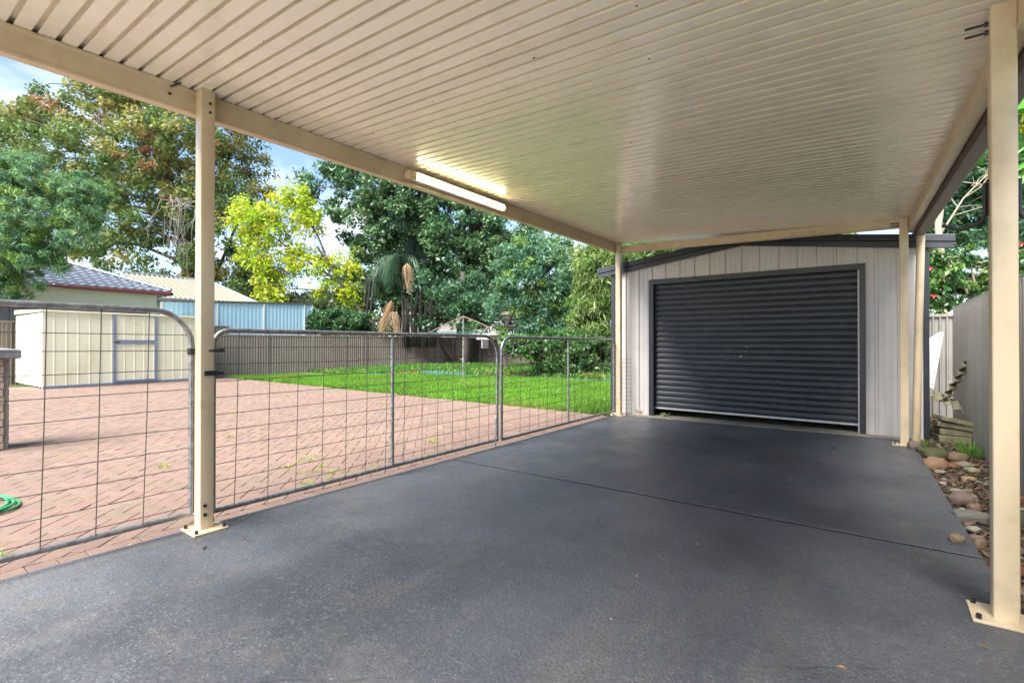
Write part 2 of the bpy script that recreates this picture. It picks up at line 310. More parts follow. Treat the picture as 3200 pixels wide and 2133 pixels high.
# paving: 45 degree herringbone of clay pavers with a header course along the slab
PZ = -.045
pav = MB().add([(-17.95, -6, PZ-.012), (-3.44, -6, PZ-.012), (-3.44, 7.80, PZ-.012), (-19.5, 8.35, PZ-.012), (-19.5, -6, PZ-.012)], [(0, 1, 2, 3, 4)]).obj('paving', 'sand')
prop(pav, 'pinkish clay herringbone paved courtyard beside the carport', 'paving', kind='structure')
def clip(poly, n, c):   # keep n.p <= c
    out = []
    for i in range(len(poly)):
        a, b = poly[i], poly[(i+1) % len(poly)]; da, db = n[0]*a[0]+n[1]*a[1]-c, n[0]*b[0]+n[1]*b[1]-c
        if da <= 0: out.append(a)
        if (da < 0 < db) or (db < 0 < da): t = da/(da-db); out.append((a[0]+(b[0]-a[0])*t, a[1]+(b[1]-a[1])*t))
    return out
Lp, Wp, gp = .230, .115, .003
cs = math.cos(math.pi/4)
bricks = []
nn = 190
for i in range(-nn, nn):
    for j in range(-nn, nn):
        k = (i-j) % 4
        if k == 0: cx, cy, w, d = (i+1)*Wp, (j+.5)*Wp, Lp, Wp
        elif k == 3: cx, cy, w, d = (i+.5)*Wp, (j+1)*Wp, Wp, Lp
        else: continue
        X, Y = cs*(cx-cy)-10.5, cs*(cx+cy)+3.0
        if not (-19.4 < X < -3.62 and -1.6 < Y < 8.3): continue
        ang = 45 if k == 0 else 135
        bricks.append((X, Y, ang))
hy = -1.5
headers = []
while hy < 7.66: headers.append((-3.585, hy, 0)); hy += .1275
def rect(X, Y, a, l=Lp-gp, w=Wp-gp):
    c, s = math.cos(R(a)), math.sin(R(a))
    return [(X+c*x-s*y, Y+s*x+c*y) for x, y in ((-l/2, -w/2), (l/2, -w/2), (l/2, w/2), (-l/2, w/2))]
def paver_geo(poly, z, th=.05, ch=.004):
    n = len(poly); cx = sum(p[0] for p in poly)/n; cy = sum(p[1] for p in poly)/n
    def ins(p, e): d = math.hypot(p[0]-cx, p[1]-cy) or 1; return (p[0]-(p[0]-cx)/d*e, p[1]-(p[1]-cy)/d*e)
    rings = [[(x, y, z-.012) for x, y in poly], [(x, y, z-ch) for x, y in poly], [(*ins(p, ch*1.3), z) for p in poly]]
    v = [p for r_ in rings for p in r_]; f = []
    for r_ in range(2):
        for q in range(n): f.append((r_*n+q, r_*n+(q+1) % n, (r_+1)*n+(q+1) % n, (r_+1)*n+q))
    f.append(tuple(2*n+q for q in range(n))); return v, f
def ptint():
    b = random.gauss(1.0, .065); return (b*random.gauss(1, .02), b*random.gauss(1, .03), b*random.gauss(1, .035))
cand = []
for (X, Y, a) in bricks+headers:
    poly = rect(X, Y, a) if a else rect(X, Y, 0, .226, .1235)
    full = True
    if a:
        p2 = clip(poly, (1, 0), -3.703); p2 = clip(p2, (.045, 1), 7.63-.045*0+.0)
        if len(p2) < 3: continue
        full = len(p2) == 4 and max(abs(p2[q][0]-poly[q][0])+abs(p2[q][1]-poly[q][1]) for q in range(4)) < 1e-6
        ar = .5*abs(sum(p2[q][0]*p2[(q+1) % len(p2)][1]-p2[(q+1) % len(p2)][0]*p2[q][1] for q in range(len(p2))))
        if ar < .0012: continue
        poly = p2
    u, v_, Z = proj((X, Y, PZ)) if True else 0
    vis = Z > .5 and -60 < u < 1925 and v_ > 1150
    size = (F/Z)**2*1.19/math.hypot(X, Y) if vis else 0
    # hidden behind the pillar or below the slab edge: keep simple
    cand.append((size, X, Y, a, poly, full))
cand.sort(key=lambda t: -t[0])
pv_meshes = {}
mbr = MB(); tints = []
for q, (size, X, Y, a, poly, full) in enumerate(cand):
    dz = random.gauss(0, .0012)
    if q < 300 and size > 0:
        if full:
            key = (a, random.randrange(8))
            if key not in pv_meshes:
                base = rect(0, 0, 0) if a else rect(0, 0, 0, .226, .1235)
                g = MB(); g.v, g.f = paver_geo(base, 0); o = g.obj('paver', 'paver', tint=ptint()); pv_meshes[key] = o.data; bpy.data.objects.remove(o)
            put(pv_meshes[key], 'paver', (X, Y, PZ+dz), (random.gauss(0, .004), random.gauss(0, .004), R(a)), parent=pav)
        else:
            g = MB(); g.v, g.f = paver_geo(poly, PZ+dz); g.obj('paver', 'paver', pav, tint=ptint())
    else:
        v, f = paver_geo(poly, PZ+dz); mbr.add(v, f); tints += [ptint()]*len(v)
o = mbr.obj('paver_field', 'paver', pav); prop(o, kind='stuff')
at = o.data.color_attributes.new('tint', 'FLOAT_COLOR', 'POINT'); c = np.ones((len(tints), 4)); c[:, :3] = tints; at.data.foreach_set('color', c.ravel())

# lawn, garden bed and grass
def lawn_edge(x): return 7.66-.045*(x+3.7) if x < -3.7 else 7.66
gx = np.linspace(-19.6, -3.62, 70); V = []; Fc = []
for i, x in enumerate(gx):
    for j in range(26):
        y = lawn_edge(x)+(20.2-lawn_edge(x))*j/25
        V.append((x, y, -.05+.02*math.sin(x*1.3)*math.sin(y*1.1) + .02*min(1, j/3)+.012*max(0, y-14)*0))
for i in range(69):
    for j in range(25): a = i*26+j; Fc.append((a, a+26, a+27, a+1))
prop(npmesh('lawn', np.array(V), np.array(Fc), 'turf'), 'green lawn sheet between the paving and the back fence', 'lawn', kind='structure')
def edging_y(x): return np.interp(x, [-16.2, -15.3, -13.5, -10.65, -8.2, -6.7, -3.6], [11.6, 12.5, 13.3, 14.45, 14.35, 14.2, 14.0])
def blades(n, xr_, yf, h0, h1, w, colA, colB, zf):
    x = rng.uniform(*xr_, n); lo, hi = yf(x); y = lo+(hi-lo)*rng.random(n)**1.15
    z = zf(x, y); h = rng.uniform(h0, h1, n); a = rng.uniform(0, 2*np.pi, n); l = rng.uniform(.1, .75, n)*h
    b = rng.uniform(0, 2*np.pi, n); ww = w*rng.uniform(.6, 1.3, n)
    p0 = np.stack([x-np.cos(a)*ww/2, y-np.sin(a)*ww/2, z], 1); p1 = np.stack([x+np.cos(a)*ww/2, y+np.sin(a)*ww/2, z], 1)
    p2 = np.stack([x+np.cos(b)*l, y+np.sin(b)*l, z+h], 1)
    V = np.stack([p0, p1, p2], 1).reshape(-1, 3); t = rng.random(n)[:, None]; patch = (.5+.5*np.sin(x*1.7+np.sin(y*2.1)*1.3)*np.sin(y*1.3+.7*x))[:, None]
    c = np.array(colA)*(1-t)+np.array(colB)*t; c = c*(.80+.36*patch); dry = np.clip(np.sin(x*.9+1.1*np.sin(y*.8))*np.sin(y*1.4+.5*x)-.45, 0, 1)[:, None]*1.3*(rng.random(n)[:, None] < .75); c = c*(1-np.minimum(dry, .7))+np.array([.17, .19, .035])*np.minimum(dry, .7)
    return V, np.arange(3*n).reshape(-1, 3), np.repeat(c, 3, axis=0)
lz = lambda x, y: -.05+.02*np.sin(x*1.3)*np.sin(y*1.1)+.012
V, Fc, c = blades(150000, (-18.6, -3.66), lambda x: (np.where(x < -3.7, 7.66-.045*(x+3.7), 7.66)+.02-.09*rng.random(len(x))**2, edging_y(np.clip(x, -16.2, -3.6))+np.where(x < -16.2, -1.0, 0)), .05, .11, .016, (.058, .185, .008), (.13, .27, .018), lz)
prop(npmesh('grass', V, Fc, 'blade', tint=c), 'bright green short lawn grass behind the paving', 'grass', kind='stuff')
V, Fc, c = blades(26000, (-19.0, -3.7), lambda x: (edging_y(np.clip(x, -16.2, -3.6)), edging_y(np.clip(x, -16.2, -3.6))+4.8), .06, .2, .05, (.04, .14, .02), (.09, .24, .03), lambda x, y: lz(x, y)+.02+.05*np.clip(y-13, 0, 4))
prop(npmesh('ground_cover', V, Fc, 'leaf', tint=c), 'darker green leafy ground cover in the garden bed along the back fence', 'ground cover', kind='stuff')
bedv = []; bedf = []
bx_ = np.linspace(-19.5, -3.6, 40)
for i, x in enumerate(bx_):
    e = edging_y(min(-3.6, max(-16.2, x)))
    for j in range(8): y = e+(20.1-e)*j/7; bedv.append((x, y, -.03+.05*min(4, max(0, y-13))))
for i in range(39):
    for j in range(7): a = i*8+j; bedf.append((a, a+8, a+9, a+1))
prop(npmesh('garden_bed', np.array(bedv), np.array(bedf), 'soil'), 'brown soil bed rising to the back fence', 'garden bed', kind='structure')
n = 900; x = rng.uniform(-18.5, -6, n); y = edging_y(np.clip(x, -16.2, -3.6))+rng.uniform(-.5, 5, n); z = lz(x, y)+.1+.05*np.clip(y-13, 0, 4); a = rng.uniform(0, 6.3, n); s = .05
V = np.stack([np.stack([x+s*np.cos(a+k*np.pi/2), y+s*np.sin(a+k*np.pi/2), z+rng.uniform(0, .03, n)], 1) for k in range(4)], 1).reshape(-1, 3)
cc = np.where(rng.random(n)[:, None] < .4, np.array([.55, .42, .05]), np.array([.26, .13, .06]))
prop(npmesh('leaf_litter', V, np.arange(4*n).reshape(-1, 4), 'leaf', tint=np.repeat(cc, 4, axis=0)), 'yellow and brown fallen leaves scattered over the garden bed', 'leaf litter', kind='stuff')

# mulch strip by the right fence
XF = .92
prop(MB().add([(.2, -3, -.055), (XF+.02, -3, -.055), (XF+.02, 11, -.035), (.2, 11, -.035)], [(0, 1, 2, 3)]).obj('mulch_bed', 'soil'), 'dark mulch strip between the slab and the grey fence', 'mulch bed', kind='structure')
n = 9000; y = rng.uniform(.8, 10.5, n); x0 = .454-.031*(y-3.7)+.004; x = x0+(XF-.01-x0)*rng.random(n); z = rng.uniform(-.045, -.012, n)
def chips(x, y, z, n, lmin, lmax, w, pal):
    a = rng.uniform(0, 2*np.pi, n); l = rng.uniform(lmin, lmax, n); ww = rng.uniform(w*.4, w, n); t = rng.normal(0, .35, n); t2 = rng.normal(0, .4, n)
    dx = np.stack([np.cos(a)*l, np.sin(a)*l, t*l], 1)/2; dy = np.stack([-np.sin(a)*ww, np.cos(a)*ww, t2*ww], 1)/2; p = np.stack([x, y, z], 1)
    V = np.stack([p-dx, p-dy, p+dx, p+dy], 1).reshape(-1, 3); pal = np.array(pal); c = pal[rng.integers(0, len(pal), n)]*rng.uniform(.7, 1.3, (n, 1))
    return V, np.arange(4*n).reshape(-1, 4), np.repeat(c, 4, axis=0)
V, Fc, c = chips(x, y, z, n, .02, .07, .022, [(.11, .078, .055), (.16, .11, .07), (.23, .17, .12), (.05, .04, .03), (.29, .22, .16), (.25, .125, .065)])
prop(npmesh('mulch', V, Fc, 'mulch', tint=c), 'brown bark chips and dead leaves beside the slab', 'mulch', kind='stuff')

# ================================================================== CARPORT
def zl(y): return 2.737+.0105*(y-1.3)      # roof underside on the left beam
def zr_(y): return 2.572+.0045*(y-3)       # roof underside on the right beam
def xbr(y): return .466-.0405*(y-2.9)      # inner face of the right beam
cp = empty('carport', (-1.5, 3, 0), 'cream steel carport with a ribbed flat roof on square posts over the slab', 'carport')
cp.location = (0, 0, 0)
PY0, PY1, PITCH = -.95, 7.66, .0893
npan = int((PY1-PY0)/PITCH)
def roofz(x, y): t = (x+3.43)/(xbr(y)+3.43); return zl(y)+(zr_(y)-zl(y))*t
for q in range(npan):
    y0 = PY1-(q+1)*PITCH
    prof = [(0, 0), (.060, 0), (.056, .034), (.0960, .034), (.0845, 0), (.0891, 0)]
    ring = [(y0+a, b) for a, b in prof]+[(y0+a, b+.0035) for a, b in reversed(prof)]
    rings = []
    for s in range(5):
        t = s/4
        rings.append([(-3.50+(xbr(yy)+.09+3.50)*t, yy, roofz(-3.50+(xbr(yy)+.09+3.50)*t, yy)+dz) for yy, dz in ring])
    MB().loft(rings).obj('roof_panel', 'roofpan', cp)
# left beam with lips
def beam(name, pa, pb, prof, mat='cream', parent=cp, bev=.003):
    """prof: list of (outward offset, dz) ; pa,pb 3d ends; outward = to the right of travel"""
    a, b = Vector(pa), Vector(pb); t = (b-a); t.z = 0; t.normalize(); nrm = Vector((t.y, -t.x, 0))
    rings = [[p+nrm*o_+Vector((0, 0, dz)) for o_, dz in prof] for p in (a, b)]
    return MB().loft(rings).obj(name, mat, parent, bevel=bev)
cprof = [(-.058, 0), (-.058, -.152), (.006, -.152), (.006, -.137), (0, -.132), (0, -.022), (.006, -.018), (.006, 0)]
beam('beam', (-3.436, -.95, zl(-.95)-.002), (-3.436, 7.62, zl(7.62)-.002), cprof)
rprof = [(.058, 0), (.058, -.128), (-.006, -.128), (-.006, -.115), (0, -.110), (0, -.020), (-.006, -.016), (-.006, 0)]
beam('beam', (xbr(-.95), -.95, zr_(-.95)-.002), (xbr(7.5), 7.5, zr_(7.5)-.002), rprof[::-1])
# rear beam between the two rear posts
beam('beam', (-3.35, 7.600, 2.735), (xbr(7.28)-.004, 7.275, 2.588), [(-.045, .015), (-.045, -.098), (.006, -.098), (.006, -.086), (0, -.082), (0, -.012), (.006, -.008), (.006, .015)][::1])
# brown fascia gutter outside the right beam
gprof = [(.062, .01), (.062, -.10), (.075, -.125), (.16, -.125), (.172, -.11), (.172, .01)]
gut = beam('gutter', (xbr(-.95), -.95, zr_(-.95)-.055), (xbr(7.62), 7.62, zr_(7.62)-.055), gprof[::-1], mat='gutter')
# downpipe
dp = Vector((.385, 7.47, 0)); MB().tube([dp+Vector((-.028, 0, 0)), dp+Vector((.03, .02, 2.52))], .040, 16).obj('downpipe', 'cream', cp, smooth='auto')
def post(x, y, top, side, holes=True, size=.082):
    """x,y centre"""
    p = MB().loft([[(a, b, z) for a, b in rrect(x, y, size, size, .007)] for z in (.008, top)]).obj('post', 'cream', cp, smooth='auto')
    pl = MB().loft([[(a, b, z) for a, b in rrect(x+.012*side, y, .20, .20, .006)] for z in (.0005, .011)]).obj('base_plate', 'cream', p, bevel=.002)
    for sx in (-1, 1):
        for sy in (-1, 1):
            if abs(sx*side+1) < .1 and sy > 0: pass
            MB().cyl((x+.012*side+sx*.078, y+sy*.078, .011), (x+.012*side+sx*.078, y+sy*.078, .03), .010, 6).obj('bolt', 'bolt', p)
    return p
pNL = post(-3.389, 1.365, zl(1.36)-.003, 1)
pRL = post(-3.389, 7.545, zl(7.5)-.003, 1)
pNR = post(.4265, 2.902, zr_(2.9)-.003, -1)
pRR = post(.246, 7.241, zr_(7.2)-.003, -1)
beam('beam', (-3.43, -.90, zl(-.90)-.004), (xbr(-.90), -.90, zr_(-.90)-.004), [(-.045, 0), (-.045, -.12), (.006, -.12), (.006, 0)])
# bolts and holes near the top of the left post and on the beam
for dz in (-.09, -.145): MB().cyl((-3.349, 1.375+dz*0, zl(1.36)+dz), (-3.344, 1.375, zl(1.36)+dz), .0085, 8).obj('bolt', 'bolt', pNL)
for z in (.10, .155): MB().cyl((-3.349, 1.352, z), (-3.341, 1.352, z), .011, 8).obj('bolt', 'bolt', pNL)
MB().cyl((-3.437, 1.185, 2.66), (-3.428, 1.185, 2.66), .008, 8).obj('bolt_hole', 'bolt', cp)
MB().cyl((-3.43, 1.19, 2.705), (-3.33, 1.205, 2.70), .006, 8).obj('bolt', 'bolt', cp)
for z in (2.515, 2.478):     # long bolts through the right post
    b_ = MB().cyl((.31, 2.905, z), (.387, 2.905, z), .0055, 8).cyl((.373, 2.905, z), (.3865, 2.905, z), .0105, 6).obj('bolt', 'bolt', pNR)
for z in (2.545, 2.515): MB().cyl((.12, 7.25, z), (.206, 7.25, z), .006, 8).obj('bolt', 'bolt', pRR)

m = MB()
for k in range(34):
    x_, y_ = random.uniform(-3.2, .1), random.uniform(.8, 7.4); z_ = roofz(x_, y_)+.002; r_ = random.uniform(.0025, .0065); a_ = random.uniform(0, 3.14)
    m.loft([[(x_+math.cos(a_+q*1.047)*r_*(1.8 if q in (0, 3) else 1), y_+math.sin(a_+q*1.047)*r_*(.5 if q in (0, 3) else 1), z_-dz) for q in range(6)] for dz in (0, .004)])
prop(m.obj('insect_specks', 'bolt', cp), kind='stuff')

# ================================================================== LIGHT
lt = empty('batten_light', (-3.40, 3.73, 2.66), 'lit fluorescent tube batten on the inner face of the left carport beam', 'light')
def loc(o, p): o.location = Vector(o.location)  # helper placeholder for parts modelled around the parent
y0, y1 = 3.06, 4.44; zc = 2.672
MB().box(-.03, .052, y0-3.73, y1-3.73, zc+.030-2.66, zc+.036-2.66).obj('light_shield', 'whitep', lt)  # ledge added over the tube to keep its hot spot off the ceiling
hp = MB().box(-.032, .018, y0-3.73, y1-3.73, zc-.03-2.66, zc+.03-2.66).obj('housing', 'whitep', lt, bevel=.006)
MB().tube([(.037, y0-3.73+.05, zc-2.66), (.037, y1-3.73-.01, zc-2.66)], .0165, 14).obj('tube', 'tube', lt, smooth='auto')
MB().box(-.03, .055, y0-3.73-.04, y0-3.73+.05, zc-.036-2.66, zc+.036-2.66).obj('end_cap', 'cream', lt, bevel=.012)
MB().box(-.03, .05, y1-3.73-.02, y1-3.73+.012, zc-.032-2.66, zc+.032-2.66).obj('end_cap', 'cream', lt, bevel=.006)

# ================================================================== HOOKS on the right post
def hook(sx, label):
    x0 = .4265+sx*.041
    h = empty('storage_hook', (x0, 2.92, 1.72), label, 'hook', 'black rubber-coated storage hooks')
    MB().box(-.001 if sx > 0 else -.005, .005 if sx > 0 else .001, -.010, .010, -.02, .135).obj('mounting_plate', 'black', h, bevel=.002)
    pts = [(sx*.012, 0, .12), (sx*.012, 0, -.01)]
    for k in range(1, 9): a = R(90*k/8+0); pts.append((sx*(.012+.075*(1-math.cos(a))), 0, -.01-.055*math.sin(a)))
    pts += [(sx*.105, -.002, -.063), (sx*.135, -.004, -.050), (sx*.152, -.005, -.040)]
    MB().tube(pts, .0078, 10).obj('arm', 'black', h, smooth='auto')
    return h
hook(-1, 'black J-shaped storage hook on the slab side of the post beside the fence')
hook(1, 'black J-shaped storage hook on the fence side of the post')

# ================================================================== GATES
XG = -3.45
def arc(c, r, a0, a1, n=7): return [(XG, c[0]+r*math.cos(R(a0+(a1-a0)*k/n)), c[1]+r*math.sin(R(a0+(a1-a0)*k/n))) for k in range(n+1)]
def gate(label, y0, y1, zb, zt, rl, rr, mids, verts, hors, vy_lim=None):
    g = empty('mesh_gate', (XG, (y0+y1)/2, 0), label, 'gate', 'tubular mesh gates along the carport side')
    O = Vector((XG, (y0+y1)/2, 0))
    def P(pts): return [Vector(p)-O for p in pts]
    path = [(XG, y0, zb)]+arc((y0+rl, zt-rl), rl, 180, 90)+arc((y1-rr, zt-rr), rr, 90, 0)+[(XG, y1, zb)]
    MB().tube(P(path), .0165, 12).obj('frame', 'galv', g, smooth='auto')
    MB().tube(P([(XG, y0+.005, zb+.012), (XG, y1-.005, zb+.012)]), .0165, 12).obj('bottom_rail', 'galv', g, smooth='auto')
    for m_ in mids: MB().tube(P([(XG+.004, m_, zb+.02), (XG+.004, m_, zt-.08), (XG, m_+.004, zt-.008)]), [.015, .015, .010], 10).obj('mid_post', 'galv', g, smooth='auto')
    for k, y in enumerate(verts):
        zt2 = zt
        if y < y0+rl: zt2 = zt-rl+math.sqrt(max(0, rl*rl-(y0+rl-y)**2))
        if y > y1-rr: zt2 = zt-rr+math.sqrt(max(0, rr*rr-(y-y1+rr)**2))
        j = random.gauss(0, .004)
        MB().tube(P([(XG+.012, y-.012+j, zb+.01), (XG+.012, y+j*.3, (zb+zt)/2), (XG+.012, y+.008, zt2-.004)]), .0026, 6).obj('wire', 'wire', g)
    for k, z in enumerate(hors):
        ya, yb = y0, y1
        if z > zt-rl: ya = y0+rl-math.sqrt(max(0, rl*rl-(z-zt+rl)**2))
        if z > zt-rr: yb = y1-rr+math.sqrt(max(0, rr*rr-(z-zt+rr)**2))
        j = random.gauss(0, .004)
        MB().tube(P([(XG+.007, ya, z), (XG+.007, (ya*2+yb)/3, z+j), (XG+.007, (ya+yb*2)/3, z-j), (XG+.007, yb, z)]), .0024, 6).obj('wire', 'wire', g)
    return g, O
g1, O1 = gate('grey tubular mesh gate with rounded corner hung beside the brick pillar side of the post', -1.75, 1.315, .085, 1.353, .21, .21, [-.2],
     [-1.5, -1.28, -1.05, -.83, -.6, -.38, .18, .405, .632, .855, 1.079], [1.206, 1.11, .994, .871, .755, .63, .507, .384, .262, .145])
g2, O2 = gate('long tubular mesh gate leaf carrying a small white tag', 1.44, 4.41, .065, 1.24, .10, .23, [2.907],
     [1.586, 1.799, 2.013, 2.222, 2.431, 2.63, 2.84, 3.04, 3.25, 3.46, 3.67, 3.88, 4.09, 4.25], [1.128, 1.021, .909, .806, .695, .589, .484, .376, .265, .155])
g3, O3 = gate('short tubular mesh gate leaf with a latch loop, beside the garage', 4.49, 7.48, .055, 1.228, .16, .09, [6.0],
     [4.85, 5.05, 5.25, 5.45, 5.65, 5.82, 6.18, 6.38, 6.58, 6.78, 6.98, 7.18, 7.34], [1.12, 1.02, .91, .80, .695, .59, .484, .376, .265, .155])
# hinges of the first gate
h_ = MB().loft([[(a, b, z) for a, b in rrect(0, 1.315-O1.y, .046, .046, .02)] for z in (1.085, 1.125)])
h_.tube([(.02, 1.33-O1.y, 1.105), (.045, 1.35-O1.y, 1.105), (.112, 1.38-O1.y, 1.11), (.118, 1.43-O1.y, 1.112)], .006, 8)
h_.cyl((.118, 1.40-O1.y, 1.111), (.118, 1.455-O1.y, 1.113), .013, 6).obj('hinge', 'bolt', g1, smooth='auto')
MB().box(.104, .112, 1.345-O1.y, 1.43-O1.y, .955, .985).cyl((.108, 1.415-O1.y, .97), (.108, 1.455-O1.y, .97), .012, 8).obj('hinge_strap', 'black', g1, bevel=.002)
MB().tube([(.03, 1.32-O1.y, .10), (.06, 1.335-O1.y, .10), (.065, 1.338-O1.y, .26)], .008, 8).obj('hinge_pin', 'galv', g1, smooth='auto')
# latch loop, tag and drop bolt
MB().box(-.006, .012, 4.135-O2.y, 4.245-O2.y, 1.105, 1.195).box(-.004, .016, 4.155-O2.y, 4.225-O2.y, 1.15, 1.197).obj('tag', 'whitep', g2, bevel=.008)
MB().tube([(.015, 4.37-O2.y, .35), (.03, 4.36-O2.y, .35), (.03, 4.345-O2.y, .33), (.03, 4.345-O2.y, -.03)], .007, 8).obj('drop_bolt', 'galv', g2, smooth='auto')
lp = [(.01, 4.49-O3.y, 1.02)]+[(.02, 4.62-O3.y+.07*math.cos(R(a)), 1.10+.085*math.sin(R(a))) for a in range(-110, 100, 25)]
MB().tube(lp, .008, 8).obj('latch_loop', 'galv', g3, smooth='auto')

# ================================================================== GARAGE
YG = 7.78
ga = empty('garage', (-1.57, YG, 0), 'grey ribbed steel garage with a dark trim gable and dark roller door', 'garage')
GX, GY = -1.57, YG
def gm(): return MB()
def gv(m, name, mat, parent=ga, **k):
    m.v = [(x-GX, y-GY, z) for x, y, z in m.v]; return m.obj(name, mat, parent, **k)
apexz = 2.60
def walltop(x): return apexz-.138*abs(x+1.57)
ribx = [-3.57, -3.35, -3.13, -2.91, -2.69, -2.465, -2.243, -2.02, -1.80, -1.576, -1.34, -1.095, -.875, -.65, -.427, -.204, .012, .235, .455]
def clad_panel(x0, x1, zb):
    """one pan of cladding between two ribs, rib on its right edge"""
    # profile in (x, outward) : flat with two swages, then rib
    w = x1-x0
    pr = [(0, 0), (w*.22, 0), (w*.24, .003), (w*.30, .003), (w*.32, 0), (w*.52, 0), (w*.54, .003), (w*.60, .003), (w*.62, 0), (w-.042, 0), (w-.032, .016), (w-.012, .016), (w-.001, 0)]
    bot = [(x0+a, GY-b, zb) for a, b in pr]; top = [(x0+a, GY-b, walltop(x0+a)-.01) for a, b in pr]
    nb = len(pr); back = [(x0+a, GY+.02, zb) for a, b in reversed((pr[0], pr[-1]))], [(x0+a, GY+.02, walltop(x0+a)-.01) for a, b in reversed((pr[0], pr[-1]))]
    m = MB().loft([bot+back[0], top+back[1]]); return gv(m, 'cladding_panel', 'clad')
DL, DR, DT = -2.965, -.13, 2.175
for a, b in zip(ribx[:-1], ribx[1:]):
    if b <= DL+.06: clad_panel(a, b, 0.0)
    elif a >= DR-.08: clad_panel(a, b, 0.0)
    else: clad_panel(a, b, DT-.03)
# cladding returns either side of the door frame
gv(MB().box(-2.91, DL+.01, GY-.0, GY+.02, 0, DT), 'cladding_panel', 'clad')
gv(MB().box(-.204, DR+.0, GY+.001, GY+.02, DT-.2, DT), 'cladding_panel', 'clad')
# side and rear walls, roof
for sx, xx in ((-1, -3.60), (1, .475)):
    m = MB(); ny = 27; pts = []
    for k in range(ny):
        yy = GY+.02+k*.22
        pts += [(yy, 0), (yy+.17, 0), (yy+.18, .018), (yy+.205, .018)]
    m.loft([[(xx+sx*o_, yy, z) for yy, o_ in pts]+[(xx-sx*.02, pts[-1][0], z), (xx-sx*.02, pts[0][0], z)] for z in (0, walltop(xx)-.02)]); gv(m, 'side_wall', 'clad')
gv(MB().add([(-3.6, 13.7, 0), (.475, 13.7, 0), (.475, 13.7, 2.3), (-1.57, 13.7, 2.58), (-3.6, 13.7, 2.3)], [(0, 1, 2, 3, 4)]), 'rear_wall', 'clad')
gv(MB().box(-3.58, .46, 7.62, 13.68, -.1, .004), 'floor', 'conc')
def rise(x): return 2.725-.128*abs(x+1.57)
for xe in (-3.86, .735):
    xf = -3.64 if xe < 0 else .515
    gv(MB().hexa([(xf, GY-.06, rise(xf)-.05), (-1.57, GY-.06, rise(-1.57)-.05), (-1.57, 13.75, rise(-1.57)-.05), (xf, 13.75, rise(xf)-.05), (xf, GY-.06, rise(xf)-.02), (-1.57, GY-.06, rise(-1.57)-.02), (-1.57, 13.75, rise(-1.57)-.02), (xf, 13.75, rise(xf)-.02)]), 'roof', 'dark')
    # barge board: two stepped bands
    for (dz0, dz1, yo) in ((0, -.082, .085), (-.085, -.158, .070)):
        s_ = 1 if xe > -1.57 else -1; xi = -1.57
        q = [(xi, GY-yo, rise(xi)+dz1), (xe-s_*(0 if dz0 == 0 else .02), GY-yo, rise(xe)+dz1), (xe-s_*(0 if dz0 == 0 else .02), GY-.03, rise(xe)+dz1), (xi, GY-.03, rise(xi)+dz1),
             (xi, GY-yo, rise(xi)+dz0), (xe, GY-yo, rise(xe)+dz0), (xe, GY-.03, rise(xe)+dz0), (xi, GY-.03, rise(xi)+dz0)]
        gv(MB().hexa(q), 'barge_board', 'dark', bevel=.004)
    gv(MB().box(xf-.05 if xe < 0 else xf-.03, xf+.03 if xe < 0 else xf+.05, GY-.02, 13.7, rise(xf)-.13, rise(xf)-.052), 'eave_gutter', 'dark', bevel=.008)
gv(MB().box(-3.628, -3.556, GY-.028, GY+.05, 0, walltop(-3.6)-.0), 'corner_trim', 'dark', bevel=.004)
gv(MB().box(.445, .503, GY-.028, GY+.05, -.02, walltop(.475)-.0), 'corner_trim', 'dark', bevel=.004)
# door frame
gv(MB().box(DL-.005, DL+.075, GY-.030, GY+.12, 0, DT+.01), 'door_frame', 'dark', bevel=.004)
gv(MB().box(DR-.055, DR+.01, GY-.030, GY+.12, 0, DT+.01), 'door_frame', 'dark', bevel=.004)
gv(MB().box(DL+.075, DR-.055, GY-.028, GY+.12, DT-.068, DT+.01), 'door_frame', 'dark', bevel=.004)
# roller door: a curtain of curved slats hung a little askew with a gap below
rd = gv(MB().hexa([(DL+.075, GY+.045, .118), (DR-.055, GY+.045, .098), (DR-.055, GY+.085, .098), (DL+.075, GY+.085, .118), (DL+.075, GY+.045, .146), (DR-.055, GY+.045, .126), (DR-.055, GY+.085, .126), (DL+.075, GY+.085, .146)]), 'roller_door', 'alu')
ns = 23; xa, xb = DL+.078, DR-.058; ztop = DT-.06
for k in range(ns):
    rings = []
    for xx, zb_ in ((xa, .147), (xb, .127)):
        hgt = (ztop-zb_)/ns; z0 = zb_+k*hgt
        pr = [(0, z0+.001), (-.003, z0+hgt*.06)]+[(-.004-.007*math.sin(math.pi*q/8), z0+hgt*(.08+.80*q/8)) for q in range(1, 8)]+[(-.003, z0+hgt*.90), (0, z0+hgt*.985), (.006, z0+hgt*.985), (.006, z0+.001)]
        rings.append([(xx-GX, .06+o_, z) for o_, z in pr])
    m = MB().loft(rings); o = m.obj('slat', 'roller', rd, smooth='auto')
